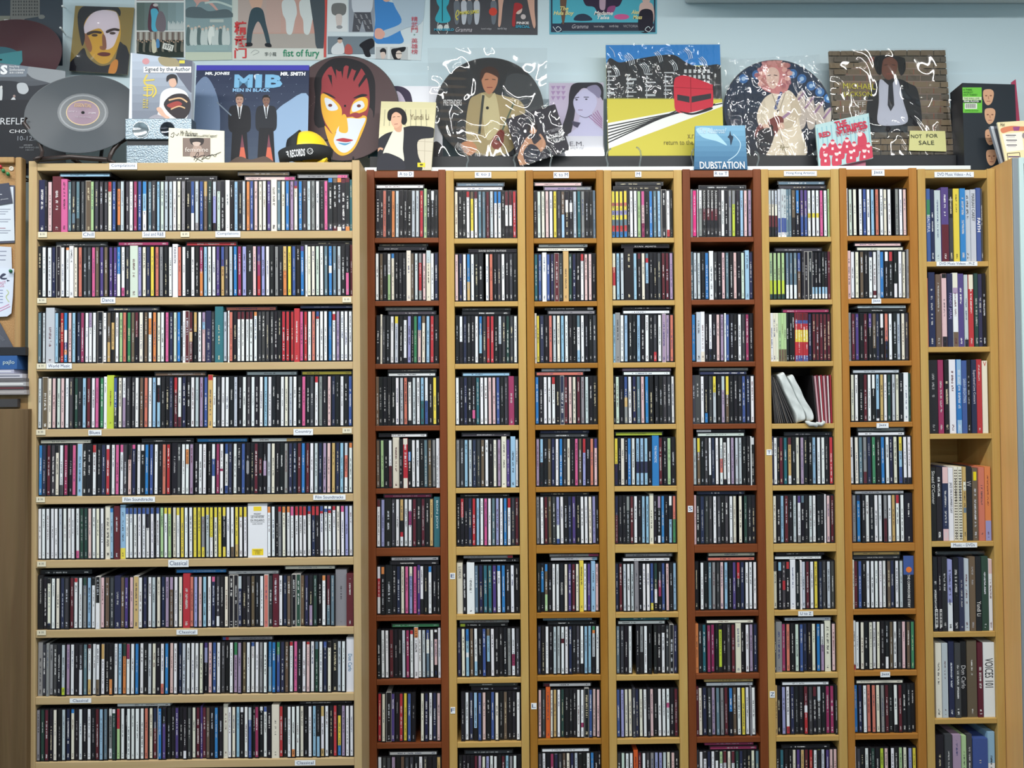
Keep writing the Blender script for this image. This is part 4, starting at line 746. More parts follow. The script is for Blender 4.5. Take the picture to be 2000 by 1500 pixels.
f.curve((196, 214, 210), 4, (400, 6), (425, 4), (455, 14)); f.blob((96, 112, 118), (366, 16), (390, 14), (408, 22), (440, 18), (452, 24), (452, 34), (366, 34))
for i, x in enumerate(range(368, 452, 7)): f.ell((206, 190, 176), x, 52+(i*5 % 7), 2.6, 3.2); f.blob((196, 208, 206) if i % 3 else (96, 116, 118), (x-3, 56+(i*5 % 7)), (x+3, 56+(i*5 % 7)), (x+4, 86), (x-4, 86))
f.rect((184, 198, 194), 410, 38, 437, 44); f.blob((222, 230, 226), (409, 55), (416, 53), (419, 70), (414, 72), (412, 88), (409, 88), (406, 71)); f.rect((150, 176, 176), 384, 88, 446, 100); f.rect((196, 208, 190), 362.5, 102, 453, 119); f.done(PAPER)
f = Flat('film_poster', 'film poster with red Chinese title and green english title along the bottom', 'poster', at(546, 60, YP))
f.outline([(453.5, -30), (640, -30), (637, 118), (453.5, 118)], 0.0006, mat('faded poster paper', (206, 214, 208), 0.7), 'poster_sheet', 0)
f.rect((196, 160, 148), 465, -30, 632, 94); f.rect((176, 170, 164), 465, 66, 632, 94); f.grad((188, 176, 170), (206, 158, 146), 465, -30, 632, 64, 6, True); f.rect((206, 88, 84), 632.5, -30, 640, 112)
f.blob((214, 176, 156), (488, -30), (512, -30), (514, -6), (508, 18), (494, 18), (486, -4)); f.blob((64, 84, 94), (492, 18), (512, 18), (520, 48), (528, 84), (522, 88), (514, 60), (504, 42), (494, 62), (490, 86), (482, 86), (484, 50)); f.blob((40, 44, 50), (480, 84), (492, 84), (492, 90), (480, 91)); f.blob((40, 44, 50), (518, 85), (528, 85), (530, 92), (519, 91))
for x in (566, 600): f.ell((176, 138, 120), x-2, -2, 7, 8); f.blob((214, 222, 222), (x-14, 2), (x+8, 0), (x+14, 24), (x+10, 40), (x+4, 66), (x-6, 64), (x-8, 40), (x-14, 26))
f.blob((78, 88, 96), (604, -30), (632, -30), (632, 92), (618, 92), (614, 60)); f.rect((214, 220, 214), 454, 95, 632, 117)
for ch, y0, y1 in (('精', 42, 68), ('武', 70, 92), ('门', 94, 114)): f.text(ch, 458, y0, 482, y1, (208, 62, 66), bold=.02)
f.text('fist of fury', 553, 97, 624, 115, (44, 140, 104), bold=.015); f.text('李小龍', 517, 102, 540, 110, (90, 100, 100)); f.curve((120, 130, 130), .8, (490, 104), (498, 98), (506, 102), (494, 108)); f.done(PAPER)
f = Flat('magazine_poster', 'poster sheet with blue shirted figure, red vertical writing and small black-and-white photographs', 'poster', at(736, 60, YP))
f.outline([(638, -30), (832, -30), (822, 118), (638, 112)], 0.0006, mat('cool paper', (206, 220, 226), 0.6), 'poster_sheet', 0)
f.rect((222, 228, 230), 640, -30, 679, 62); f.rect((150, 158, 170), 681, -30, 732, 63); f.rect((120, 134, 144), 640, 71, 732, 106)
f.blob((120, 122, 122), (650, 8), (674, 8), (675, 26), (664, 31), (649, 27)); f.blob((210, 200, 196), (656, 30), (668, 30), (666, 52), (659, 54)); f.ell((150, 152, 156), 663, 53, 6, 3.5); f.blob((206, 214, 224), (692, -30), (724, -30), (725, 22), (690, 23)); f.poly((84, 86, 94), (692, 24), (724, 24), (729, 62), (714, 62), (708, 40), (702, 62), (688, 62))
for i in range(26): f.line((176, 178, 184), 1.1, (692+(i*7 % 31), 27+(i*11 % 32)), (696+(i*7 % 31), 29+(i*11 % 32)))
f.blob((70, 138, 206), (732, -10), (742, -14), (756, 2), (772, 8), (784, 30), (782, 60), (786, 84), (734, 84), (733, 40)); f.blob((178, 198, 214), (760, -30), (826, -30), (826, 40), (790, 56), (752, 74), (746, 62), (784, 44), (770, 10)); f.blob((222, 170, 156), (733, 58), (744, 56), (752, 66), (746, 76), (733, 74)); f.ell((222, 178, 160), 755, -6, 9, 10); f.rect((216, 224, 226), 732, 86, 802, 118)
f.rect((190, 196, 198), 734, 92, 757, 117); f.rect((190, 196, 198), 762, 92, 797, 117); f.blob((40, 42, 46), (742, 99), (748, 94), (754, 98), (753, 108), (745, 105)); f.blob((214, 196, 186), (743, 104), (751, 102), (753, 110), (747, 116)); f.blob((36, 38, 42), (764, 98), (776, 94), (792, 92), (790, 100), (782, 104), (782, 116), (770, 116)); f.ell((220, 206, 196), 779, 107, 6, 8); f.line((40, 40, 40), 1.2, (773, 105), (785, 105))
f.blob((214, 220, 224), (648, 94), (658, 84), (668, 80), (672, 104), (650, 106)); f.ell((206, 176, 160), 664, 80, 4.5, 5); f.blob((40, 40, 44), (659, 77), (664, 73), (670, 77)); f.blob((186, 96, 92), (674, 92), (680, 86), (687, 92), (688, 105), (674, 105)); f.blob((36, 38, 44), (702, 88), (716, 78), (728, 76), (731, 90), (722, 98), (724, 110), (714, 110), (708, 96))
for i, ch in enumerate('精武門·英雄榜'): f.text(ch, 803.5, 33+i*10.6, 816, 42.4+i*10.6, (204, 74, 92)) if ch != '·' else f.ell((120, 160, 150), 809.5, 68, 1.4, 1.4)
f.done(PAPER)
f = Flat('cabaret_poster', 'dark cabaret poster with blue corset, band and yellow title, top of wall', 'poster', at(945, 30, YP))
f.outline([(840, -30), (1050, -30), (1050, 68), (840, 67)], 0.0008, mat('dark poster paper', (56, 58, 66), 0.5), 'poster_sheet', 0)
f.blob((64, 170, 190), (850, -30), (878, -30), (877, 4), (872, 16), (880, 36), (874, 44), (856, 44), (850, 36), (858, 16), (853, 4)); f.line((30, 32, 36), 1.5, (864, -10), (864, 42)); f.curve((220, 220, 216), 1.1, (856, 44), (854, 56), (858, 66)); f.curve((220, 220, 216), 1.1, (874, 44), (876, 56), (872, 66)); f.ell((206, 214, 212), 860, 54, 5, 6); f.ell((206, 214, 212), 872, 54, 5, 6)
for i, x in enumerate((892, 906, 917, 931, 964)): f.ell((214, 184, 170), x, 0, 3, 4); f.blob((190, 196, 206) if i % 2 else (110, 118, 128), (x-5, 4), (x+5, 4), (x+6, 26), (x+3, 46), (x-3, 46), (x-5, 26))
f.ell((206, 74, 62), 963, 23, 8, 8); f.blob((210, 168, 150), (973, -30), (988, -30), (982, 10), (978, 48), (973, 50), (974, 20)); f.blob((210, 168, 150), (1026, -30), (1042, -30), (1044, 20), (1046, 50), (1040, 48)); f.ell((216, 190, 180), 1012, 18, 8, 10); f.blob((170, 58, 62), (1003, 16), (1006, 6), (1018, 8), (1020, 16), (1008, 26), (1006, 50), (1000, 48)); f.ell((200, 190, 190), 1022, 33, 5, 5)
f.curve((226, 214, 90), 1.4, (893, 40), (890, 30), (894, 20), (896, 28), (890, 34), (895, 38)); f.text('MAMBO JUMBO', 898, 21, 936, 30, (226, 214, 90), -5, bold=.02); f.text('PINKIE', 1009, 43, 1033, 48, (232, 226, 226), bold=.03); f.text('SPECIAL', 1007, 50, 1035, 55.5, (64, 160, 190), bold=.03); f.text('MANSFIELD', 848, 56, 887, 61, (64, 160, 190), bold=.03); f.text('Gramma', 890, 54, 922, 63, (200, 196, 204), slant=.4)
f.text('hotel indigo', 940, 55, 960, 59.5, (190, 190, 196)); f.text('north bay', 972, 54, 990, 60, (190, 190, 196)); f.done(PAPER)
f = Flat('cabaret_poster', 'turquoise cabaret poster with scrolled dark border, top of wall', 'poster', at(1180, 30, YP))
f.outline([(1073, -30), (1283, -30), (1283, 66), (1073, 67)], 0.0008, mat('turquoise poster', (84, 168, 190), 0.5), 'poster_sheet', 0)
f.rect((52, 64, 84), 1076, -30, 1280, 63); f.rect((84, 176, 196), 1079, -30, 1277, 46); f.rect((58, 62, 76), 1096, 44, 1262, 60); f.blob((58, 48, 70), (1140, -30), (1216, -30), (1212, 8), (1196, 16), (1186, 28), (1170, 28), (1160, 14), (1142, 8)); f.blob((186, 160, 178), (1172, -10), (1182, -10), (1182, 16), (1176, 20), (1171, 14)); f.blob((150, 80, 128), (1188, 14), (1202, 12), (1198, 24), (1186, 28))
f.blob((112, 86, 72), (1096, -30), (1108, -30), (1105, 20), (1102, 44), (1098, 44), (1094, 8)); f.ell((216, 184, 176), 1262, -2, 8, 10); f.blob((216, 184, 176), (1250, 8), (1274, 8), (1276, 44), (1252, 44)); f.blob((44, 42, 54), (1250, 22), (1274, 22), (1272, 60), (1248, 60)); f.blob((52, 64, 84), (1122, 40), (1126, 30), (1140, 27), (1152, 32), (1155, 40)); f.ell((206, 96, 150), 1214, 33, 15, 5.5)
f.text('The', 1094, 13, 1110, 21, (240, 226, 150), slant=.3, bold=.02); f.text('Hula Boy', 1081, 22, 1121, 32, (240, 226, 150), slant=.3, bold=.02); f.text('Madame', 1160, 22, 1197, 30, (244, 240, 236), slant=.3, bold=.02); f.text('Talsa', 1166, 31, 1190, 38, (244, 240, 236), slant=.3, bold=.02); f.text('Alex', 1233, 20, 1249, 28, (240, 226, 150), slant=.3, bold=.02); f.text('Moss', 1236, 30, 1254, 38, (240, 226, 150), slant=.3, bold=.02); f.text('Gramma', 1117, 48, 1149, 56, (190, 190, 200), slant=.4); f.text('hotel indigo', 1160, 50, 1180, 55, (200, 200, 206)); f.text('north bay', 1190, 49, 1208, 55, (200, 200, 206)); f.text('VICTORIA', 1217, 49, 1246, 54, (170, 170, 180))
f.curve((206, 220, 226), 1.2, (1080, 52), (1088, 62), (1096, 58), (1090, 52), (1086, 56)); f.curve((206, 220, 226), 1.2, (1276, 52), (1268, 62), (1260, 58), (1266, 52), (1270, 56)); f.line((120, 190, 206), 1, (1098, 61.5), (1258, 61.5)); f.done(PAPER)
f = Flat('sleeved_print', 'ochre pop-art portrait of a dark-haired man in a clear folder on the wall', 'picture', at(200, 80, YP-0.01), math.radians(3))
f.outline([(147, 11.5), (262, 15), (249, 146), (135.5, 138)], 0.002, mat('ochre card', (158, 138, 78), 0.4)); f.fill((158, 138, 78))
f.blob((36, 37, 48), (133, 142), (136, 124), (150, 108), (164, 94), (172, 112), (194, 128), (214, 126), (224, 120), (233, 84), (240, 86), (250, 98), (252, 150)); f.blob((222, 176, 62), (160, 60), (170, 36), (186, 28), (220, 28), (232, 34), (236, 60), (233, 84), (224, 106), (212, 122), (196, 124), (180, 110), (170, 92), (163, 78)); f.blob((236, 226, 238), (164, 52), (176, 30), (196, 20), (222, 22), (230, 30), (234, 54), (228, 76), (220, 92), (206, 96), (206, 74), (196, 56), (178, 60), (166, 66)); f.blob((164, 110, 76), (162, 66), (172, 70), (180, 92), (176, 102), (168, 90)); f.blob((164, 110, 76), (196, 90), (208, 92), (204, 98), (196, 96))
f.blob((36, 37, 48), (152, 44), (153, 24), (164, 12), (190, 8), (222, 10), (235, 20), (234, 32), (226, 22), (208, 19), (186, 23), (172, 33), (164, 50), (166, 74), (161, 90), (156, 72)); f.blob((60, 40, 38), (170, 64), (184, 60), (198, 62), (197, 66), (184, 65), (172, 69)); f.blob((60, 40, 38), (208, 60), (222, 55), (233, 57), (232, 61), (222, 60), (209, 65)); f.ell((70, 46, 40), 185, 69, 6, 2.6); f.ell((70, 46, 40), 220, 65, 6, 2.6); f.blob((150, 100, 80), (200, 68), (206, 72), (208, 92), (201, 94)); f.blob((110, 44, 44), (190, 106), (200, 102), (215, 104), (213, 109), (200, 110)); f.blob((222, 150, 62), (216, 126), (226, 116), (231, 122), (226, 142), (212, 144)); f.done()
k = f.film([(124, 6), (266, 10), (252, 148), (132, 142)], FILM_SOFT, 'clear_folder', 0.004)
for x, y, dx, dy in ((122, 12, 9, 6), (118, 54, 12, 16)):
    p = at(x+dx, y+dy, YP); q = at(x, y, YP-0.05); k = MB(); k.tube([p+Vector((0, -.004, 0)), p.lerp(q, .9), q], [.0016, .0022, .003], 10); o = k.build('wall_peg', mat('white plastic peg', (226, 232, 232), 0.35)); tag(o, ('upper' if y < 30 else 'lower')+' white plastic peg sticking out beside the ochre portrait', 'peg', 'white wall pegs')
# ------------------------------------------------------------------ things on top of the wide bookcase
ZB = ztL-0.0045                                   # top of the bookcase
def base(Y, z, x): return ypx(z, Y, x)
def stand(name, label, X, Y, z0, z1, m, half=0.035, depth=0.05, cat='stand'):
    """small easel: base bars, back strut and two front prongs that carry a disc or cover"""
    t = thing(name, label, cat, Vector((X, Y, z0)))
    k = MB(); r = 0.0022
    for s in (-1, 1): k.tube([(s*half, depth, r), (s*half, -0.012, r)], r, 8)
    k.tube([(-half, 0.6*depth, r), (half, 0.6*depth, r)], r, 8); tag(k.build('base', m, t), kind=None)
    for s in (-1, 1):
        k = MB(); h = z1-z0; k.tube([(s*half, -0.006, r), (s*half*1.02, -0.004, h*.6), (s*half, 0.012, h-0.002), (s*half, -0.004, h), (s*half, -0.010, h+0.006), (s*half, -0.011, h+0.012)], r, 8); k.build('prong', m, t)
    k = MB(); k.tube([(0, 0.6*depth, r), (0, 0.030, (z1-z0)*1.0+0.02)], r, 8); k.build('back_strut', m, t)
    return t
EASELWOOD = mat('dark brown easel wood', (52, 42, 40), 0.35); WIRE = mat('black wire', (24, 25, 28), 0.35)

# translucent brown record behind the concert poster
f = Flat('vinyl_record', 'translucent dark red-brown record with teal label, behind the concert poster', 'record', at(2, 117, 2.05), math.radians(25))
f.disc(2, 117, 116, 0.0022, VINYL); n0 = lin((74, 44, 50)); f.body.data.attributes['col'].data.foreach_set('color', list(n0)*len(f.body.data.polygons))
f.ell((60, 100, 112), 2, 117, 41, 25.5); f.poly((72, 132, 140), (-40, 112), (10, 104), (43, 99), (44, 120), (30, 136), (2, 144), (-40, 140)); f.ell((24, 26, 28), 2, 117, 2.6, 1.7); f.done(PRINT, 'record_label')
zr = (f.M @ Vector((f.c[0], f.c[1]-f.r, 0))); zb0 = ZB
stand('record_stand', 'black wire easel hidden behind the concert poster', zr.x+0.07, zr.y, ZB, zr.z-0.004, WIRE)

f = Flat('poster', 'dark concert poster card with an orchestra photograph, leaning behind the grey vinyl record', 'poster', at(60, 312, 1.955), math.radians(3))
yb = base(1.955, ZB, 90); f.outline([(-60, 116), (128, 138.5), (128, yb), (-60, yb)], 0.0015, DCARD)
f.grad((96, 102, 110), (60, 64, 72), -60, 120, 128, 210, 7); f.blob((140, 146, 152), (52, 128), (128, 140), (128, 168), (90, 160), (60, 150)); f.blob((44, 48, 56), (-60, 166), (20, 158), (60, 168), (128, 164), (128, 212), (-60, 212)); f.blob((178, 184, 190), (34, 164), (50, 163), (56, 176), (48, 184), (36, 180)); f.blob((190, 196, 200), (0, 170), (5, 174), (4, 196), (0, 200)); f.ell((206, 206, 206), 3, 170, 2, 2.6)
f.blob((196, 200, 204), (18, 206), (22, 194), (28, 190), (32, 198), (37, 206), (30, 202), (26, 206)); f.ell((150, 130, 126), 28, 188, 2.4, 2.8); f.blob((34, 37, 44), (-60, 208), (128, 208), (128, 316), (-60, 316))
f.raw(crom([(-30, 126), (50, 128), (54, 134), (52, 146), (44, 150), (-30, 148)]), (118, 128, 140)); f.text('S', 1.5, 127.5, 15.5, 146, (236, 238, 242), bold=.05); f.text('Hong Kong', 19, 128.5, 38, 133, (236, 238, 242)); f.text('Sinfonietta', 19, 134, 49, 139, (236, 238, 242)); f.text('香港小交響樂團', 19, 140.5, 46, 144.5, (226, 228, 232))
f.text('REFLECTIONS', 1.5, 230.5, 118, 243.5, (206, 210, 216)); f.text('CHOCHIEV', 19, 253.5, 96, 260, (230, 232, 236)); f.text('10-12.8.', 35, 266, 76, 275, (150, 156, 166)); f.text('ARTISTIC DIRECTOR', 47, 282.5, 64, 285.5, (170, 174, 180)); f.text('YIP WING-SIE', 38, 287, 78, 290, (150, 154, 160)); f.text('HKCH', 51, 292, 66, 294.5, (150, 154, 160)); f.done()

# grey vinyl on a dark easel
f = Flat('vinyl_record', 'worn grey-black vinyl record with mauve label tilted on dark easel', 'record', at(162, 220.5, 1.90), math.radians(26), math.radians(9))
f.disc(162, 220.5, 112, 0.0022, VINYL); n0 = lin((80, 85, 90)); f.body.data.attributes['col'].data.foreach_set('color', list(n0)*len(f.body.data.polygons))
f.ell((118, 122, 126), 162, 220, 50, 37.5); f.ell((146, 150, 154), 162, 220, 46, 34.5); f.ell((112, 116, 120), 162, 220, 43, 32); f.ell((206, 184, 140), 162, 220, 33, 25); f.ell((146, 128, 142), 162, 220, 31.5, 23.5); f.text('ESSENTIAL', 146, 203, 180, 210, (206, 176, 130)); f.text('SIDE 1', 134, 217, 150, 220, (200, 190, 200)); f.text('33 RPM', 173, 220, 187, 223, (220, 216, 222)); f.text('THE COLLECTION', 146, 228, 178, 231, (190, 180, 190)); f.ell((16, 17, 20), 162, 220, 3.6, 2.8); f.done(VINYL, 'record_label')
cM = f.M; ct = Vector((f.c[0], f.c[1], 0)); t = thing('plate_easel', 'dark brown wooden easel with curved feet under the grey vinyl record', 'easel', Vector(((cM @ ct).x, 1.875, ZB)))
for s in (-1, 1):
    k = MB(); pts = []
    for u, v, w in ((-.95, -.30, .010), (-.99, -.42, .006), (-.86, -.56, -.010), (-.74, -.70, -.010), (-.66, -.86, -.012), (-.62, -1.0, -.014)):
        p = cM @ Vector((f.c[0]-s*u*f.r*.94, f.c[1]+v*f.r*.9, w)); pts.append(t.matrix_world.inverted() @ p if False else p-Vector(((cM @ ct).x, 1.875, ZB)))
    last = pts[-1]; pts += [Vector((last.x*.98, last.y-.004, last.z*.5)), Vector((last.x*1.06, last.y-.010, 0.006)), Vector((last.x*1.2, last.y-.012, 0.004))]
    k.tube(pts, [.003, .0055, .006, .006, .0055, .005, .005, .0055, .003], 10); k.build('curved_leg', EASELWOOD, t)
k = MB(); k.tube([(-.085, -.025, .007), (0, -.03, .012), (.085, -.025, .007)], .006, 10); k.build('cross_bar', EASELWOOD, t)
k = MB(); k.tube([(0, -.02, .01), (0, .10, .006), (0, .125, .12)], .005, 10); k.build('back_leg', EASELWOOD, t)

# two silver foil box sets, one on the other
z1 = at(290, 279.5, 1.93).z; zl = ZB+0.0003
def foil(label, x0, x1, y0, Y, za, zb_, holes, dep=0.030):
    X0, X1 = at(x0, 280, Y).x, at(x1, 280, Y).x; k = MB(); k.box(0, X1-X0, 0, dep, 0, zb_-za); o = k.build('foil_box_set', SILVER, bevel=0.002); o.location = (X0, Y, za); tag(o, label, 'box set', 'silver foil box sets')
    for cx, cy, r, m in holes:
        p = at(cx, cy, Y)-o.location; rr = r/F*Y; k = MB(); k.lathe([(0.0003, 0.0005), (rr, 0.0005), (rr*1.06, 0.0012), (rr*1.12, 0)], 32, 0, None, True, Matrix.Translation((p.x, 0, p.z)) @ Matrix.Rotation(math.pi/2, 4, 'X')); k.build('mirror_disc', m, o)
    return o
zt1 = at(290, 283, 1.866).z
foil('crinkled silver foil box at the bottom, under the box with mirror circles', 246, 352, 283, 1.866, ZB+0.0003, zt1, [])
zlo = zt1+0.0004; zhi = at(300, 231, 1.864).z
k = MB(); X0, X1 = at(249, 275, 1.869).x, at(352, 275, 1.869).x; k.box(0, X1-X0, 0, 0.026, 0, at(300, 274, 1.869).z-zlo); o = k.build('black_box_tray', DARK); o.location = (X0, 1.869, zlo); tag(o, 'black slim tray squeezed between the two silver foil boxes', 'box')  # no real part: dark block added as the shade between the boxes
zmid = at(300, 274, 1.869).z+0.0004
foil('upper silver foil box with one bright and one dark mirror circle', 244, 374, 231, 1.864, zmid, zhi, [(275, 254, 15, MIRROR), (327, 252, 13, mat('dark mirror', (60, 66, 74), 0.1, 0.8))])

f = Flat('book', 'pale blue biography book with white printed strip and guitarist, standing on silver boxes', 'book', at(312, 236, 1.870), math.radians(3))
yb = base(1.870, zhi+0.0004, 312); f.outline([(255, 103), (376, 118.5), (373, yb), (251, yb)], 0.016, mat('book boards', (196, 204, 214), 0.35)); f.grad((178, 190, 206), (112, 120, 134), 258, 104, 376, yb, 8); f.blob((92, 96, 112), (330, 112), (376, 118), (376, 180), (356, 160), (340, 136)); f.blob((150, 140, 110), (310, 112), (340, 112), (350, 130), (318, 128)); f.ell((196, 140, 146), 285, 120, 7, 6); f.rect((206, 196, 70), 350, 118, 361, 124)
f.curve((206, 186, 84), 3.4, (288, 146), (282, 158), (286, 166), (300, 168), (305, 180), (298, 190)); f.curve((206, 186, 84), 3, (280, 158), (302, 156)); f.curve((206, 186, 84), 2.6, (280, 172), (298, 172), (296, 186), (280, 186)); f.line((206, 186, 84), 2.4, (281, 176), (298, 176)); f.line((206, 186, 84), 2.4, (288, 168), (288, 190)); f.text('自述', 280, 192, 290, 212, (206, 186, 84))
f.blob((222, 226, 228), (314, 186), (322, 176), (336, 172), (352, 174), (366, 184), (370, 210), (360, 236), (320, 236), (308, 230), (312, 206)); f.ell((206, 168, 148), 338, 160, 8, 11); f.blob((36, 36, 42), (326, 160), (326, 150), (334, 145), (344, 147), (347, 155), (346, 164), (342, 154), (332, 155)); f.blob((40, 34, 40), (320, 204), (336, 186), (360, 184), (372, 198), (370, 220), (356, 234), (336, 226)); f.blob((150, 60, 54), (326, 206), (346, 198), (356, 204), (340, 212)); f.curve((206, 170, 130), 3, (330, 196), (352, 192), (366, 200)); f.curve((206, 170, 130), 2.5, (334, 214), (350, 208), (362, 212)); f.blob((206, 168, 148), (306, 214), (314, 210), (324, 224), (332, 230), (322, 232)); f.blob((150, 150, 160), (290, 234), (306, 224), (324, 232), (318, 238))
f.rect((232, 236, 240), 281, 130.5, 374, 142.5); f.text('Signed by the Author', 284, 131.5, 372, 142, (66, 70, 84)); f.done(PRINT)

f = Flat('signed_card', 'cream signed card with small brown photograph and black handwriting', 'card', at(383, 316, 1.857), math.radians(2))
yb = base(1.857, ZB, 383); f.outline([(329.5, 249.5), (438, 255.5), (438, yb), (328, yb)], 0.0025, CREAM); f.rect((128, 112, 104), 357, 269.5, 411, 305.5); f.blob((168, 146, 134), (372, 306), (376, 290), (384, 280), (394, 288), (397, 306)); f.blob((52, 46, 46), (371, 276), (373, 270), (396, 270), (398, 278), (392, 284), (376, 283)); f.blob((196, 176, 164), (376, 279), (384, 277), (392, 279), (388, 285), (380, 285)); f.text('feminine', 362, 288, 407, 297, (222, 212, 204))
INK = (30, 30, 34)
f.curve(INK, 1, (334, 263), (340, 259), (338, 268), (333, 266)); f.curve(INK, .9, (343, 262), (346, 265), (349, 260)); f.text('Mr Packman', 352, 256, 386, 266, INK, 3, slant=.3); f.text('thank for your', 362, 263, 397, 268, INK, 3, slant=.3); f.text('service! support!', 396, 262, 424, 270, INK, 3, slant=.3)
f.curve(INK, 1, (379, 313), (384, 300), (388, 298), (386, 306), (378, 306), (396, 316)); f.curve(INK, .9, (382, 316), (390, 306), (400, 304), (394, 312), (408, 304), (420, 302), (432, 297)); f.curve(INK, .8, (400, 308), (408, 310), (414, 302), (420, 306), (424, 300)); f.done()

f = Flat('laserdisc_sleeve', 'large blue film disc sleeve with two figures in dark suits', 'record sleeve', at(490, 316, 1.965), math.radians(7))
yb = base(1.965, ZB, 490); f.outline([(384, 127.5), (604, 127.5), (600, yb), (374, yb)], 0.005, mat('navy sleeve', (46, 54, 84), 0.3)); f.grad((40, 50, 76), (70, 84, 104), 370, 128, 606, 340, 12); f.blob((108, 128, 158), (372, 200), (398, 150), (420, 176), (430, 230), (420, 330), (372, 330)); f.blob((140, 168, 200), (520, 330), (512, 280), (530, 230), (560, 200), (604, 190), (604, 330)); f.rect((66, 66, 168), 372, 127, 606, 137.5)
for a, b, c, d in ((458, 468, 470, 147), (474, 484, 486, 147)): pass
for L_, x0, x1 in (('M', 458, 494), ('I', 499, 512), ('B', 518, 552)): f.text(L_, x0, 146, x1, 172, (120, 176, 214), bold=.05)
f.blob((222, 230, 240), (496, 148), (506, 145), (510, 154), (502, 160)); f.text('MEN IN BLACK', 455, 173, 528, 180, (140, 186, 226), bold=.03); f.text('MR. JONES', 401, 141, 449, 148.5, (236, 240, 244), bold=.04, slant=.1); f.text('MR. SMITH', 548, 141, 597, 148.5, (236, 240, 244), bold=.04, slant=.1)
man(f, 468, 184, 74, (30, 32, 38), (214, 218, 224), (176, 140, 124), (60, 50, 46), (30, 30, 34)); man(f, 520, 186, 70, (36, 40, 48), (206, 212, 220), (126, 96, 84), (34, 32, 34), (30, 30, 34))
for x in (460, 512): f.poly((28, 30, 36), (x-6, 250), (x+22, 250), (x+26, 330), (x-10, 330))
for x in (474, 526): f.poly((120, 70, 84), (x-1, 262), (x-8, 318), (x+8, 318)); f.poly((206, 106, 84), (x-4, 288), (x-8, 318), (x+8, 318), (x+3, 288))
f.line((120, 134, 150), 2.4, (424, 200), (452, 226)); f.blob((90, 76, 70), (455, 312), (470, 306), (490, 312), (520, 306), (536, 330), (440, 330))
for i in range(40): f.ell((150, 166, 190), 384+(i*53 % 200), 150+(i*37 % 60), .6, .6)
f.done(GLOSSY)

# brown picture disc with a painted face in red, yellow and white
f = Flat('picture_disc', 'brown picture disc with large painted face in red, yellow and white', 'record', at(671, 212, 2.03), math.radians(5))
f.disc(671, 211, 108.5, 0.0022, VINYL); f.fill((82, 66, 68)); D, RD, YE, WH = (34, 33, 38), (150, 60, 66), (232, 178, 62), (214, 222, 232)
for i in range(24): f.ell((130, 112, 108), 574+(i*41 % 60), 160+(i*29 % 90), .7, .7)
f.blob(D, (622, 250), (616, 190), (614, 160), (622, 138), (640, 120), (660, 113), (690, 116), (716, 128), (730, 150), (733, 178), (730, 230), (716, 210)); f.blob(RD, (628, 172), (630, 150), (646, 130), (664, 140), (676, 128), (694, 138), (706, 134), (718, 158), (722, 196), (716, 230), (700, 270), (660, 290), (634, 240), (626, 200))
for a, b, c, d in ((648, 130, 656, 150), (664, 126, 668, 148), (682, 126, 678, 150), (698, 132, 690, 154), (712, 146, 700, 166), (640, 146, 648, 166)): f.poly(D, (a, b), (a+8, b+1), (c+1, d+6), (c, d))
f.blob(YE, (628, 184), (646, 190), (664, 206), (668, 222), (664, 244), (652, 262), (642, 250), (634, 236), (628, 214)); f.blob(WH, (634, 192), (648, 196), (660, 210), (655, 216), (640, 214)); f.blob(YE, (690, 200), (706, 190), (718, 194), (716, 214), (700, 222), (684, 224)); f.blob(WH, (690, 204), (706, 197), (712, 208), (700, 216), (688, 218)); f.blob(YE, (634, 246), (650, 262), (664, 250), (672, 232), (690, 228), (712, 226), (716, 236), (704, 268), (690, 294), (672, 304), (658, 300), (644, 282)); f.blob(WH, (660, 250), (676, 232), (700, 232), (714, 232), (704, 256), (692, 284), (676, 298), (662, 294), (652, 276), (656, 262))
f.ell((110, 60, 50), 645, 206, 4, 3); f.ell((110, 60, 50), 701, 207, 4, 3); f.blob(RD, (684, 224), (696, 220), (708, 226), (696, 231)); f.blob(YE, (668, 226), (676, 226), (680, 252), (676, 260), (664, 258), (662, 250)); f.blob((176, 56, 66), (656, 274), (668, 270), (678, 271), (690, 274), (676, 278)); f.blob((80, 150, 190), (660, 279), (676, 280), (686, 278), (674, 284)); f.blob(D, (630, 180), (644, 184), (656, 192), (646, 189)); f.blob(D, (690, 192), (706, 184), (718, 186), (706, 190)); f.ell((20, 20, 24), 674, 207, 2.2, 2.2); f.done(GLOSSY)
lo = f.M @ Vector((f.c[0], f.c[1]-f.r, -0.001)); stand('record_stand', 'thin black wire easel carrying the brown picture disc', lo.x, lo.y-0.004, ZB, lo.z-0.004, WIRE, 0.030)

# yellow and black headphones with a cloth band
t = thing('headband_headphones', 'yellow domed headphones wrapped in a black lettered cloth band', 'headphones', Vector((at(593, 300, 1.885).x, 1.905, ZB)))
YEL = mat('yellow plastic', (238, 206, 40), 0.3, coat=0.2); CLOTH = mat('black cloth', (32, 35, 38), 0.8); n = N(CLOTH, 'ShaderNodeTexNoise', i_Scale=700.0); bump(CLOTH, n.outputs[0], 0.4, 0.0006)
u = 1.89/F; cx, cz = 593, 318
def L(x, y): return ((x-cx)*u, (cz-y)*u)
k = MB(); R1 = 44*u; k.lathe([(R1*math.cos(a*math.pi/20), R1*1.18*math.sin(a*math.pi/20)) for a in range(0, 11)], 40, 0, None, True, Matrix.Translation((L(597, 0)[0], 0.002, 22*u)) @ Matrix.Scale(.92, 4, (0, 1, 0))); k.build('yellow_dome', YEL, t)
k = MB(); Rb = R1*1.035; band = []
for i in range(17):
    a = math.pi*(.02+.96*i/16); band.append((Rb*math.cos(a)*.92, Rb*1.18*math.sin(a)))
v = []; fc = []
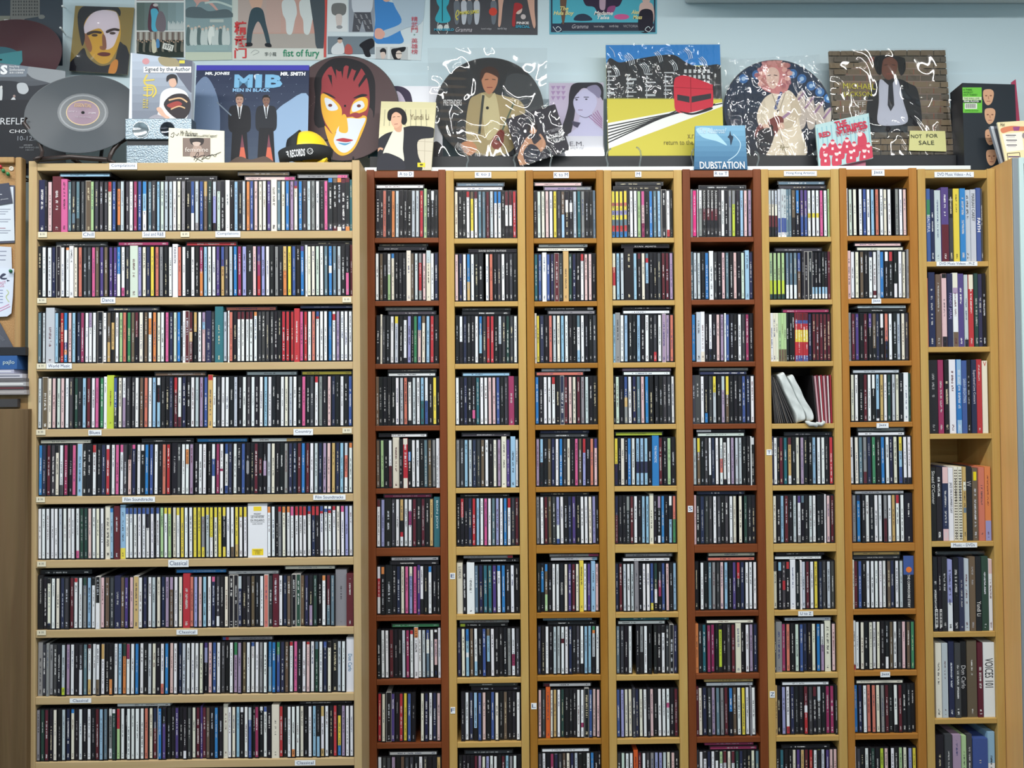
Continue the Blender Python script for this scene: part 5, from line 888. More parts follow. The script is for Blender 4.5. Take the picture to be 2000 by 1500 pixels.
for i, (py_, pz) in enumerate(band):
    for x in (L(562.5, 0)[0], L(585, 0)[0]):
        q = math.sqrt(max(0.05, 1-((x-L(597, 0)[0])/R1/1.05)**2)); v.append((x, py_*q*-1+0.002, pz*q+22*u))
for i in range(16): fc.append((2*i, 2*i+1, 2*i+3, 2*i+2))
k.mesh_faces(v, fc, 0, None, True); o = k.build('black_strap', CLOTH, t); s_ = o.modifiers.new('thick', 'SOLIDIFY'); s_.thickness = 0.003; s_.offset = 1
k = MB(); v = []; fc = []; nn = 40                         # the cloth band: a tilted open cuff round the dome
for i in range(nn+1):
    a = math.pi*(1.02+0.98*i/nn) if False else math.pi*(0.96+1.08*i/nn); x = -math.cos(a+math.pi)*51*u*-1; y = math.sin(a)*46*u
    tx = math.cos(a)*50*u; sl = (tx/(50*u)); v.append((tx, y*.95+0.002, (34+sl*5.5)*u)); v.append((tx*.92, y*.88+0.002, (3.5+max(0, sl)*9)*u))
for i in range(nn): fc.append((2*i+1, 2*i+3, 2*i+2, 2*i))
k.mesh_faces(v, fc, 0, None, True); o = k.build('cloth_band', CLOTH, t); s_ = o.modifiers.new('thick', 'SOLIDIFY'); s_.thickness = 0.004; s_.offset = 1
yfr = -46*u*.95-0.0035
FB = Matrix(((1, 0, 0, 0), (0, 0, -1, yfr-0.001), (0, 1, 0, 0), (0, 0, 0, 1))) @ Matrix.Rotation(math.radians(4), 4, 'Z')
BANDTXT = (t, u)
def wrap(p):
    x = max(-.985, min(.985, (p.x/(50*u)))); th = math.asin(x); yb_ = -math.cos(th)*46*u*.95+.002; s_ = p.y/(34*u); fl = .88+.12*s_
    return Vector((p.x*(.92+.08*s_), yb_*fl/.95*.985-.0045-p.z+.002, p.y+x*4*u))
text('TOWER RECORDS', t, -47.5*u, 10*u, 11*u, 25*u, (228, 230, 234), wrap, z=0.001, bold=0.03)
text('〇', t, 13.5*u, 25*u, 14*u, 26*u, (226, 228, 230), wrap, z=0.001)
text('レコ', t, 16.4*u, 22.2*u, 17*u, 23*u, (226, 228, 230), wrap, z=0.001)
k = MB(); v = [(L(x, y)[0], yfr*.55+.004*(i % 2), L(x, y)[1]) for i, (x, y) in enumerate(((611, 318), (630, 318), (638, 308), (640, 303), (634, 306), (622, 312)))]; k.mesh_faces(v+[(a, b+.03, c) for a, b, c in v], [tuple(range(5, -1, -1)), tuple(range(6, 12))]+[(i, (i+1) % 6, (i+1) % 6+6, i+6) for i in range(6)]); k.build('yellow_cushion', YEL, t)
k = MB(); k.tube([(L(553, 0)[0], .03, .002), (L(553.5, 0)[0], .028, 58*u), (L(556, 0)[0], .028, 62*u), (L(632, 0)[0], .028, 64*u)], .0018, 8); k.build('wire_bar', WIRE, t)
k = MB(); k.tube([(L(645, 0)[0], -.004, .001), (L(643.5, 0)[0], -.004, 30*u), (L(642, 0)[0], .01, 34*u)], .0014, 8); k.build('wire_leg', WIRE, t)

# ------------------------------------------------------------------ on top of the towers
ZT = max(zof(e[2], TTOP[i][0], YT) for i, e in enumerate(TE))
zb1 = at(1100, 325.5, 1.972).z
k = MB(); X0, X1 = at(712, 330, 1.972).x, at(1896, 322, 1.972).x; k.box(0, X1-X0, 0, 2.108-1.972, 0, zb1-ZT-0.0004); o = k.build('display_board', WHITE_BOARD, bevel=0.001); o.location = (X0, 1.972, ZT+0.0003); tag(o, 'long white board laid across the tops of the narrow towers', 'board')
zp = at(1200, 304, 2.02).z; zb1 += 0.0001
k = MB(); XA, XB = at(722, 310, 2.02).x, at(1868, 305, 2.02).x; k.box(0, XB-XA, 0, 0.086, 0, zp-zb1-0.0004); o = k.build('display_plinth', DARK, bevel=0.001); o.location = (XA, 2.02, zb1+0.0002); tag(o, 'low black plinth on the white board, under the records', 'plinth')
def cover(name, label, quad, Y, lean, zbase, thick, m, cat='CD', group=None, ext=True):
    xc = (quad[2][0]+quad[3][0])/2; yb = base(Y, zbase+0.0004, xc); f = Flat(name, label, cat, at(xc, yb, Y), math.radians(lean), group=group)
    q = list(quad)
    if ext: q[2] = (q[2][0], yb); q[3] = (q[3][0], yb)
    f.outline(q, thick, m); f.yb = yb; return f
# white album with a dark-haired woman, and the small cover before it
f = cover('record_sleeve', 'white album cover with top of a dark purple-haired woman, behind the suited man cover', [(719.5, 168), (864, 168), (864.5, 310), (719, 310)], 2.04, 6, zp, 0.004, mat('white sleeve', (222, 224, 232), 0.35), 'record sleeve')
f.blob((58, 50, 72), (740, 220), (744, 186), (758, 171), (776, 168), (794, 174), (804, 190), (808, 240), (800, 300), (744, 300)); f.blob((196, 186, 206), (752, 204), (762, 186), (776, 178), (788, 190), (794, 212), (788, 250), (764, 250)); f.blob((150, 150, 196), (752, 176), (764, 172), (760, 186), (752, 196)); f.blob((84, 124, 140), (719, 240), (732, 236), (746, 270), (742, 312), (719, 312)); f.blob((52, 50, 58), (840, 290), (852, 276), (866, 290), (866, 314), (838, 314)); f.text('s', 850, 230, 853, 235, (120, 120, 130)); f.done(GLOSSY)
f = cover('cd_cover', 'beige cover with a young man in an open black suit, standing on tower edge', [(744.5, 198), (852, 200), (842, 331), (735.5, 330)], 1.965, 7, ZT, 0.012, mat('beige sleeve', (214, 208, 170), 0.35), 'CD cover')
f.grad((206, 200, 158), (222, 214, 176), 730, 198, 856, 262, 5)
for i in range(9): f.line((176, 170, 140), 2, (752+i*10, 214), (750+i*10.4, 246))
f.rect((206, 198, 178), 812, 262, 852, 332); f.line((176, 166, 146), 1, (814, 276), (850, 278)); f.line((176, 166, 146), 1, (814, 294), (850, 296)); f.line((176, 166, 146), 1, (830, 262), (829, 330))
f.blob((34, 36, 44), (736, 276), (752, 262), (770, 256), (786, 250), (806, 246), (846, 250), (848, 268), (818, 274), (816, 300), (820, 336), (730, 336), (732, 300)); f.blob((222, 220, 202), (768, 256), (776, 252), (788, 250), (787, 290), (788, 316), (764, 304), (748, 302), (758, 276)); f.blob((206, 158, 130), (772, 244), (784, 240), (784, 256), (776, 258), (770, 252)); f.blob((222, 174, 146), (763, 232), (764, 220), (772, 214), (782, 216), (786, 228), (784, 242), (774, 250), (766, 244)); f.blob((26, 24, 28), (757, 232), (758, 218), (768, 211), (782, 211), (792, 220), (795, 236), (790, 244), (784, 240), (784, 226), (774, 219), (766, 224), (763, 236)); f.line((60, 40, 36), 1, (767, 229), (772, 228)); f.line((60, 40, 36), 1, (776, 228), (781, 228)); f.line((150, 80, 76), 1.1, (770, 243), (777, 242)); f.curve((206, 158, 130), 4, (736, 296), (742, 290), (748, 292)); f.blob((40, 42, 52), (733, 332), (748, 300), (776, 306), (790, 318), (786, 336))
f.text('Yundi Li', 801, 223.5, 838, 234, (124, 112, 84)); f.rect((220, 204, 54), 815.5, 318, 830.5, 326.5); f.ell((90, 82, 40), 823, 322, 3.4, 1.8); f.done(GLOSSY)

# picture disc in a clear sleeve, interview disc
def musician(f, x, y, h, jacket, shirt, skin, hair, strap=None):
    man(f, x, y, h, jacket, shirt, skin, hair)
f = Flat('picture_disc', 'dark picture disc of a musician in tan jacket inside a tall clear sleeve', 'record', at(955, 305, 2.035), math.radians(6))
f.disc(956, 212, 106, 0.0022, VINYL); f.fill((48, 50, 54))
for y in range(118, 310, 16): f.blob((78, 70, 64), (862, y), (906, y+2), (906, y+6), (862, y+5))
f.blob((70, 74, 78), (990, 150), (1050, 160), (1064, 230), (1030, 300), (990, 250)); f.blob((176, 160, 118), (910, 262), (916, 200), (930, 186), (950, 180), (976, 186), (1014, 196), (1026, 220), (1020, 262), (990, 300), (930, 300)); f.blob((206, 196, 154), (940, 184), (956, 192), (968, 184), (976, 250), (952, 274), (944, 236)); f.blob((196, 140, 108), (940, 150), (946, 138), (958, 134), (970, 140), (972, 160), (964, 178), (954, 184), (944, 172)); f.blob((70, 44, 36), (938, 160), (940, 138), (956, 130), (972, 138), (976, 160), (970, 150), (950, 142), (943, 152)); f.line((50, 36, 34), 1.4, (947, 156), (954, 155)); f.line((50, 36, 34), 1.4, (961, 155), (968, 156)); f.line((140, 60, 60), 1.6, (951, 171), (962, 171)); f.line((60, 64, 60), 5, (944, 186), (936, 262)); guitar(f, 1004, 200, 972, 276, (136, 60, 50), (84, 104, 84), 15); f.blob((206, 150, 112), (900, 282), (920, 276), (932, 292), (914, 304)); f.text('PRETENDERS', 866, 195, 902, 207, (222, 222, 222), bold=.02); f.text('INTERVIEW', 889, 284, 917, 296, (214, 214, 214), 32); f.text('PICTURE', 928, 300, 952, 307, (214, 214, 214), 6); f.text('DISC', 957, 300, 971, 307, (214, 214, 214), -6); f.text('SIDE 1', 938, 310, 956, 315, (200, 200, 200)); f.ell((20, 22, 24), 952, 211, 3, 3); f.done(GLOSSY)
f.film([(835, 95), (1069, 95), (1062, 323), (842, 320)], FILM)

f = cover('photo_frame', 'framed lavender portrait of a woman with shaved temple, clear frame', [(1072, 162), (1179, 161), (1178, 308), (1074, 308)], 2.03, 7, zp, 0.006, mat('pale lavender card', (206, 202, 218), 0.35), 'picture frame')
f.grad((206, 196, 216), (196, 190, 214), 1074, 163, 1177, 266, 4)
for i in range(9): f.poly((176, 150, 190), (1076+(i % 3)*10, 168+(i//3)*10), (1085+(i % 3)*10, 168+(i//3)*10), (1080+(i % 3)*10, 176+(i//3)*10))
f.blob((36, 34, 50), (1098, 250), (1104, 230), (1110, 206), (1112, 180), (1120, 164), (1150, 160), (1176, 166), (1178, 196), (1168, 184), (1140, 172), (1126, 190), (1122, 226), (1114, 262), (1104, 266)); f.blob((206, 206, 232), (1120, 196), (1130, 180), (1146, 174), (1160, 182), (1166, 200), (1158, 218), (1144, 228), (1130, 224), (1122, 212)); f.blob((150, 146, 176), (1146, 172), (1164, 166), (1174, 178), (1170, 192), (1160, 184)); f.blob((206, 206, 232), (1134, 226), (1154, 216), (1160, 240), (1176, 254), (1176, 266), (1110, 266), (1126, 250)); f.line((40, 36, 60), 1.5, (1122, 192), (1131, 190)); f.line((40, 36, 60), 1.5, (1140, 190), (1150, 190)); f.ell((50, 46, 70), 1126, 195, 2.4, 1.4); f.ell((50, 46, 70), 1145, 194, 2.4, 1.4); f.line((150, 130, 160), 1.6, (1129, 215), (1138, 215)); f.curve((60, 50, 80), 1, (1132, 226), (1144, 230), (1156, 224)); f.poly((70, 66, 96), (1116, 236), (1134, 240), (1128, 250), (1120, 246))
for i in range(5): f.line((170, 120, 170), 1.6, (1150+i*4, 228-i*3), (1176, 250-i*4))
f.rect((222, 224, 232), 1076, 266, 1177, 312); f.text('G.E.M.', 1096, 277, 1140, 286, (70, 72, 90)); f.text('THE BEST OF', 1098, 288.5, 1140, 294, (100, 104, 120)); f.text('2008 - 2012', 1112, 297, 1140, 300, (140, 144, 160)); f.done(GLOSSY)
fr = f.film([(1070.5, 160.5), (1180.5, 159.5), (1180, 310), (1072, 310)], ACRYL, 'clear_frame', 0.003)

f = Flat('cd_cover', 'black CD cover of a seated woman, tilted sideways in shiny wrap', 'CD cover', at(1056, 322, 1.985), math.radians(8)); f.outline([(988, 233), (1084, 203), (1113, 292), (1016, 325)], 0.004, BLACKCARD); f.fill((50, 48, 58))
f.blob((196, 150, 118), (1010, 322), (1014, 296), (1022, 280), (1036, 270), (1044, 282), (1060, 270), (1066, 284), (1054, 300), (1040, 316)); f.blob((44, 48, 62), (1022, 300), (1034, 282), (1050, 288), (1058, 310), (1030, 318)); f.ell((206, 160, 130), 1041, 252, 8, 10); f.blob((40, 30, 34), (1030, 256), (1032, 242), (1042, 238), (1050, 246), (1048, 254), (1040, 246), (1034, 258)); f.curve((206, 160, 130), 4, (1054, 262), (1062, 276), (1058, 294)); f.curve((206, 160, 130), 4, (1020, 296), (1026, 276), (1032, 268)); f.text('DON\'T TAKE FOREVER', 1062, 252, 1100, 258, (190, 190, 196), -17); f.text('JACQUELINE', 1066, 262, 1101, 271, (236, 238, 240), -17, bold=.02); f.text('LEUNG', 1082, 270, 1103, 277, (236, 238, 240), -17, bold=.02); f.done(GLOSSY)
f.film([(986, 228), (1081, 198), (1114, 294), (1018, 328)], FILM_FINE)

f = cover('record_sleeve', 'wrapped album cover with red tram, yellow field and striped track', [(1183, 88), (1406, 87), (1413.5, 299), (1188, 300)], 2.035, 6, zp, 0.006, mat('olive sleeve', (196, 186, 74), 0.35), 'record sleeve')
f.rect((60, 144, 214), 1180, 84, 1416, 128); f.blob((52, 54, 58), (1182, 142), (1190, 114), (1210, 122), (1240, 116), (1290, 108), (1318, 108), (1340, 122), (1362, 130), (1382, 128), (1410, 132), (1412, 200), (1182, 200)); f.rect((56, 58, 62), 1182, 140, 1412, 194)
for i in range(30):
    x = 1186+(i*37 % 148); y = 138+(i*23 % 50); f.rect((206, 212, 214), x, y, x+8+(i % 3)*6, y+2.2); f.rect((196, 202, 206), x+2, y+4, x+4, y+11)
for i in range(18): f.rect((214, 220, 222), 1336+(i % 6)*9, 136+(i//6)*11, 1341+(i % 6)*9, 143+(i//6)*11)
for i in range(24):
    x = 1190+(i*29 % 200); y = 92+(i*17 % 40); f.curve((214, 224, 230), 1.1, (x, y), (x+8, y+9), (x+11, y+20))  # pale glints of the wrinkled wrap, painted into the print
f.rect((200, 190, 76), 1182, 194, 1416, 330); f.line((150, 150, 80), 2, (1182, 194), (1412, 195)); f.poly((226, 228, 226), (1186, 242), (1416, 200), (1416, 207), (1188, 292))
for i in range(6): f.line((44, 46, 50), 2.3, (1187, 248+i*6.4), (1410-i*14, 203.5+i*1.0))
f.blob((190, 50, 66), (1316, 160), (1324, 151), (1342, 150), (1388, 166), (1391, 172), (1392, 206), (1384, 212), (1342, 222), (1320, 218), (1316, 196)); f.poly((52, 50, 56), (1322, 186), (1346, 190), (1346, 202), (1322, 197)); f.poly((52, 50, 56), (1350, 190), (1388, 184), (1388, 194), (1350, 202)); f.line((150, 36, 50), 1.6, (1348, 152), (1349, 220)); f.line((150, 36, 50), 1.2, (1318, 172), (1391, 176)); f.blob((40, 40, 44), (1326, 218), (1352, 222), (1386, 211), (1388, 216), (1350, 226))
f.text('return to the dub', 1296, 275, 1372, 284, (120, 112, 60)); f.text('x.r.', 1342, 264, 1356, 272, (120, 112, 60)); f.done(GLOSSY); f.film([(1182, 86), (1407, 85.5), (1414, 301), (1187, 302)], FILM_FINE)

f = cover('cd_cover', 'blue sea CD cover with a flying bird and white capitals', [(1358, 246), (1455, 245), (1460, 331), (1356, 331)], 1.966, 7, ZT, 0.008, mat('blue card', (74, 130, 168), 0.35), 'CD cover')
f.grad((126, 178, 208), (46, 92, 130), 1354, 245, 1462, 336, 9); f.blob((166, 206, 226), (1360, 252), (1384, 250), (1400, 262), (1420, 284), (1400, 276), (1372, 268)); f.curve((176, 206, 222), 1.6, (1432, 262), (1446, 280), (1440, 300), (1422, 314)); f.blob((36, 54, 74), (1424, 264), (1426, 256), (1428, 264), (1432, 267), (1430, 276), (1427, 284), (1425, 272), (1421, 268)); f.text('The Albatross?', 1366, 250, 1418, 261, (206, 224, 234), slant=.4); f.text('DUBSTATION', 1366.5, 316, 1454, 330, (240, 244, 246), bold=.01); f.done(GLOSSY)

f = Flat('picture_disc', 'picture disc of a fair curly-haired guitarist under blue spotlights, crinkled wrap', 'record', at(1516, 310, 2.035), math.radians(6))
f.disc(1519, 217, 106, 0.0022, VINYL); f.fill((52, 62, 78)); f.grad((40, 60, 88), (46, 46, 56), 1410, 110, 1630, 330, 6)
for x, y in ((1452, 154), (1478, 146), (1548, 144), (1566, 154), (1584, 168), (1601, 180), (1618, 192)): f.ell((64, 116, 176), x, y, 9, 9); f.ell((176, 206, 230), x, y, 4.2, 4.2)
for i in range(4):
    x = 1556+i*18; f.blob((196, 186, 176), (x, 190+i*10), (x+14, 182+i*10), (x+18, 240+i*4), (x+4, 250)); f.line((150, 120, 150), 4, (x-2, 202+i*10), (x+16, 178+i*10))
f.blob((226, 216, 196), (1478, 230), (1490, 196), (1508, 182), (1530, 176), (1548, 182), (1560, 210), (1562, 244), (1576, 300), (1540, 312), (1500, 308), (1492, 270)); f.blob((206, 140, 140), (1482, 160), (1484, 134), (1498, 122), (1516, 120), (1532, 130), (1542, 150), (1538, 176), (1520, 184), (1492, 176)); f.blob((222, 196, 182), (1496, 142), (1504, 132), (1516, 134), (1522, 146), (1518, 166), (1508, 174), (1498, 162)); 
for i in range(46):
    a = i*2.4; rr = 20+(i*7 % 12); x, y = 1511+math.cos(a)*rr*1.05, 146+math.sin(a)*rr*1.05
    if not (1494 < x < 1524 and 132 < y < 178): f.ell([(206, 150, 146), (178, 116, 122), (222, 176, 166), (190, 134, 128)][i % 4], x, y, 5.5, 4.6, a)
f.line((70, 50, 56), 1.3, (1499, 148), (1505, 147)); f.line((70, 50, 56), 1.3, (1511, 147), (1518, 148)); f.line((150, 80, 80), 1.4, (1504, 162), (1513, 162)); f.curve((84, 100, 150), 5, (1526, 180), (1518, 200), (1514, 214)); guitar(f, 1558, 208, 1498, 254, (130, 70, 66), (170, 140, 170), 24); f.blob((206, 194, 172), (1544, 184), (1558, 196), (1564, 226), (1546, 248), (1526, 252), (1522, 244), (1540, 234), (1544, 212)); f.blob((222, 190, 172), (1518, 244), (1528, 240), (1532, 250), (1522, 254)); f.line((176, 164, 146), 1.6, (1508, 184), (1520, 216)); f.line((176, 164, 146), 1.6, (1534, 180), (1522, 216)); f.blob((214, 204, 184), (1492, 196), (1486, 220), (1488, 246), (1500, 250), (1498, 224)); f.blob((222, 190, 172), (1490, 244), (1500, 244), (1504, 254), (1494, 256)); f.line((176, 164, 146), 1.4, (1524, 262), (1536, 308)); f.blob((50, 48, 54), (1478, 262), (1500, 250), (1512, 262), (1500, 296), (1484, 306)); f.text('Peter', 1522, 284, 1540, 294, (150, 140, 100), slant=.4); f.ell((20, 22, 24), 1519, 217, 2.4, 2.4); f.done(GLOSSY); f.film([(1414, 118), (1600, 108), (1622, 322), (1424, 322)], FILM_FINE)

f = Flat('cd_cover', 'pale blue and red cartoon crowd CD cover, tilted, with red capitals', 'CD cover', at(1650, 329, 1.975), math.radians(8)); f.outline([(1592.5, 244), (1696.5, 221), (1705, 309), (1600, 331)], 0.005, mat('mint card', (176, 206, 206), 0.4)); f.fill((174, 206, 208)); RR = (196, 60, 84)
for i in range(12): f.line((140, 184, 196), 2.4, (1596+i*9, 250-i*2), (1600+i*9, 300-i*2))
for i, (x, y) in enumerate(((1610, 292), (1626, 284), (1640, 292), (1654, 280), (1668, 288), (1684, 276), (1696, 290), (1634, 306), (1662, 302), (1688, 300), (1612, 308))): f.blob(RR, (x-9, y+2), (x-4, y-6), (x+4, y-6), (x+9, y+2), (x+8, y+18), (x-8, y+18)); f.ell((226, 206, 206), x, y-6, 4.2, 4.6); f.blob(RR, (x-4, y-8), (x, y-12), (x+4, y-8)); f.rect((226, 226, 226), x-2, y+4, x+2, y+9)
f.blob(RR, (1676, 262), (1682, 258), (1690, 264), (1692, 282), (1676, 284)); f.ell((226, 206, 206), 1679, 262, 5, 5); f.text('THE', 1630, 236, 1654, 248, RR, -12, bold=.04); f.text('RED', 1599, 258, 1622, 268, RR, -12, bold=.04); f.text('STRIPES', 1633, 242, 1694, 257, RR, -12, bold=.04); f.text('IN THE FAR EAST', 1632, 250, 1693, 262, RR, -12); f.done()
k = MB(); X0, X1 = at(1640, 325, 1.985).x, at(1692, 325, 1.985).x; k.box(0, X1-X0, 0, 0.03, 0, 0.026); o = k.build('pink_card_block', mat('dusty pink card', (170, 96, 116), 0.5), bevel=0.001); o.location = (X0, 1.987, zb1+0.0003); tag(o, 'dusty pink card block propping the tilted crowd CD cover', 'card block')

f = Flat('picture_disc', 'picture disc of a man in dark suit against brickwork, in large clear sleeve', 'record', at(1742, 305, 2.04), math.radians(6))
f.outline([(1618.5, 100), (1846, 97), (1862, 302), (1630, 304)], 0.002, mat('brick printed insert', (110, 100, 86), 0.4), 'sleeve_insert', z0=-0.003); 
for j in range(17):
    for i in range(11): x = 1616+i*26+(j % 2)*13; f.rect([(122, 108, 88), (104, 96, 84), (134, 118, 94)][(i*3+j) % 3], x, 98+j*12.4, x+24.5, 108.6+j*12.4)
f.a.build('insert_print', PRINT, f.t); f.a = MB(); f.z = 0.0004
f.disc(1738, 207, 106, 0.0022, VINYL)
f.fill((150, 130, 120))
for j in range(18):
    for i in range(9): x = 1624+i*29+(j % 2)*14; f.rect([(150, 84, 70), (134, 72, 62), (160, 98, 82), (126, 96, 80)][(i*5+j*3) % 4], x, 98+j*12.4, x+27, 108.4+j*12.4)
f.blob((34, 34, 40), (1692, 210), (1706, 166), (1722, 156), (1752, 154), (1776, 164), (1792, 178), (1800, 240), (1786, 262), (1780, 312), (1700, 312)); f.blob((196, 200, 214), (1718, 156), (1738, 168), (1752, 154), (1764, 200), (1772, 238), (1740, 246), (1714, 240), (1716, 200)); f.poly((40, 42, 54), (1735, 163), (1743, 163), (1746, 206), (1739, 218), (1733, 206)); f.blob((120, 78, 64), (1722, 126), (1728, 114), (1742, 112), (1752, 122), (1750, 142), (1742, 154), (1732, 156), (1722, 144)); f.blob((26, 26, 30), (1712, 142), (1706, 122), (1714, 106), (1734, 99), (1754, 103), (1766, 114), (1768, 136), (1760, 148), (1754, 136), (1752, 122), (1740, 112), (1726, 116), (1722, 130), (1720, 146)); f.line((40, 26, 24), 1.3, (1726, 128), (1733, 127)); f.line((40, 26, 24), 1.3, (1741, 127), (1748, 128)); f.line((150, 80, 70), 1.8, (1731, 145), (1743, 145)); f.ell((24, 24, 26), 1740, 202, 2.6, 2.6)
YW_ = (214, 206, 70); f.text('MICHAEL', 1646, 164, 1709, 175, YW_, 2); f.text('JACKSON', 1646, 180, 1702, 192, YW_, 0); f.text('OFF', 1658, 200, 1690, 210, (210, 206, 204)); f.text('THE', 1666, 217, 1691, 227, (210, 206, 204)); f.text('WALL', 1664, 233, 1694, 243, (210, 206, 204)); f.line((210, 206, 204), 1, (1660, 199), (1704, 196)); f.done(GLOSSY)
f.film([(1616, 98), (1848, 95), (1864, 304), (1628, 306)], FILM)
n = Flat('sticky_note', 'pale yellow sticky note with handwritten words on the brickwork sleeve', 'note', f.o+f.n*0.006, math.radians(6)); n.outline([(1777, 255), (1846, 256), (1848.5, 296), (1775, 294)], 0.0003, mat('yellow paper', (206, 204, 140), 0.6), 'note_paper', 0); n.text('NOT', 1779, 263, 1800, 270, (54, 60, 50)); n.text('FOR', 1809, 262, 1831, 269, (54, 60, 50)); n.text('SALE', 1794, 275, 1824, 283, (54, 60, 50)); n.done()

f = cover('media_box', 'black boxed set with green sticker and four masks', [(1879, 162), (1982, 165), (1988, 325), (1884, 325)], 1.985, 5, ZT, 0.055, BLACKCARD, 'box set')
f.fill((40, 47, 54))
for y, x in ((190, 1930), (227, 1933), (268, 1934), (308, 1936)): f.blob((206, 160, 128), (x-10, y-10), (x-6, y-15), (x+6, y-15), (x+11, y-8), (x+8, y+8), (x+2, y+15), (x-4, y+14), (x-9, y+4)); f.ell((120, 80, 62), x-4, y-3, 2.2, 1.2); f.ell((120, 80, 62), x+5, y-3, 2.2, 1.2); f.line((160, 110, 86), 1.4, (x, y-2), (x+1, y+4)); f.line((150, 90, 80), 1.3, (x-3, y+8), (x+4, y+8))
f.rect((110, 196, 70), 1878.5, 171, 1917, 190); f.rect((206, 226, 180), 1880, 189.5, 1917, 195.5); f.rect((110, 196, 70), 1880.5, 195.5, 1918, 220.5); f.rect((40, 60, 48), 1880, 195.8, 1916, 201); f.rect((226, 230, 220), 1884, 202, 1908, 213)
for i in range(10): f.rect((50, 50, 50), 1886+i*2, 203, 1887+i*2, 211.5)
for s_, y0, x1 in (('IS THERE', 174, 1898), ('ANYBODY', 179, 1900), ('OUT THERE?', 184, 1908)): f.text(s_, 1881, y0, x1, y0+3.4, (40, 96, 40))
f.text('THE WALL LIVE', 1882, 191, 1912, 194.4, (110, 130, 100)); f.text('PINK FLOYD', 1882, 196.8, 1911, 200.2, (232, 236, 230), bold=.03); f.text('LIMITED EDITION', 1884, 215.4, 1910, 218, (40, 96, 40)); f.done(GLOSSY)
f = Flat('folder', 'thin crimson folder standing behind the black boxed set', 'folder', at(1985, 330, 2.05), math.radians(4)); f.outline([(1976, 160), (1984, 154.5), (1992, 236), (1996, 345), (1976, 345)], 0.004, mat('crimson card', (176, 60, 92), 0.45)); f.done()
# ------------------------------------------------------------------ acrylic easels in front of the records
def hook_stand(label, xs, ytop):
    X = [at(x, 320, 1.995).x for x in xs]; t = thing('acrylic_easel', label, 'stand', Vector(((X[0]+X[1])/2, 1.99, zb1+0.0002)), 'clear acrylic easels'); AC = mat('clear acrylic strip', (206, 216, 218), 0.1, spec=0.8)
    AC.node_tree.nodes['Principled BSDF'].inputs['Transmission Weight'].default_value = 0.85; h = at(xs[0], ytop, 1.985).z-zb1
    for i, x in enumerate(X):
        s = x-(X[0]+X[1])/2; d = 0.004*(1 if i == 0 else -1); k = MB(); k.tube([(s, .026, .0025), (s, .0, .0025), (s, -.006, .010), (s+d, -.004, h*.55), (s+d*.5, -.006, h*.8), (s-d, -.007, h*.96), (s-d*2, -.005, h)], .0022, 8); k.build('hook', AC, t)
    k = MB(); k.tube([(X[0]-(X[0]+X[1])/2, .024, .0025), (X[1]-(X[0]+X[1])/2, .024, .0025)], .0022, 8); k.build('cross_bar', AC, t)
hook_stand('clear acrylic easel under the framed lavender portrait', (1074, 1186), 291)
hook_stand('clear acrylic easel under the red tram album', (1248, 1352), 288)
hook_stand('clear acrylic easel under the curly-haired guitarist disc', (1477, 1596), 296)
hook_stand('clear acrylic easel under the interview picture disc', (912, 1006), 300)
# ------------------------------------------------------------------ air conditioner, right cabinet, left corner
WH = mat('off-white plastic', (206, 214, 216), 0.35); z0 = at(1600, 9, YW).z; X0 = at(1336, 4, YW).x
t = thing('air_conditioner', 'long off-white air conditioner whose lower edge shows at top right of the wall', 'air conditioner', Vector((X0, 1.93, z0)))
k = MB(); k.box(0, 0.98, 0, YW-1.932, 0, 0.28); k.build('housing', WH, t, bevel=0.008)
k = MB(); k.box(0.05, 0.90, 0.012, 0.075, -0.004, 0.0); k.build('air_flap', mat('grey flap', (164, 174, 178), 0.4), t, bevel=0.001)
k = MB(); k.box(0.93, 0.97, 0.01, 0.05, -0.005, 0.0); k.build('sensor_cap', mat('dark sensor', (90, 98, 104), 0.3), t, bevel=0.001)
# display cabinet at the right edge
xa = xof(1943.6, 1965.8, YT)+0.0012
YR = xa/at(1976.5, 380, 1.0).x
YR = min(YR, 1.92); zc_ = at(1976, 309, YR).z
t = thing('display_cabinet', 'tall wood-sided display cabinet with grey metal front frame, right of the DVD tower', 'cabinet', Vector((xa, YR, 0)))
k = MB(); k.box(0, 0.018, 0, YW2-YR-.003, 0, zc_); k.build('side_panel', HONEYL if False else wood('pale maple veneer', (228, 184, 122), (220, 174, 112)), t, bevel=0.0008)
GREYM = mat('grey metal frame', (150, 158, 164), 0.4, 0.3); MINT = mat('pale mint frame', (200, 222, 222), 0.4)
k = MB(); k.box(0.0006, 0.014, -0.004, -0.0002, 0, zc_); k.build('metal_edge', GREYM, t, bevel=0.0008)
k = MB(); k.box(0.0145, 0.026, -0.008, -0.0002, 0, zc_); k.build('frame_stile', MINT, t, bevel=0.001)
k = MB(); k.box(0.0262, 0.5, -0.008, -0.0002, zc_-0.016, zc_); k.build('frame_rail', MINT, t, bevel=0.001)
k = MB(); k.box(0.0182, 0.5, 0.0002, YW2-YR-.003, zc_-0.018, zc_); k.build('top_board', wood('maple veneer across', (228, 184, 122), (220, 174, 112), False), t, bevel=0.0008)
k = MB(); k.box(0.0182, 0.5, YW2-YR-.012, YW2-YR-.004, 0, zc_-0.019); k.build('back_panel', mat('cabinet back', (120, 124, 126), 0.5), t)
shel = []
for z in (0.35, 0.75, 1.02, 1.29, 1.53): k = MB(); k.box(0.0182, 0.5, 0.006, 0.20, z-0.012, z); k.build('shelf', MINT, t); shel.append(z)
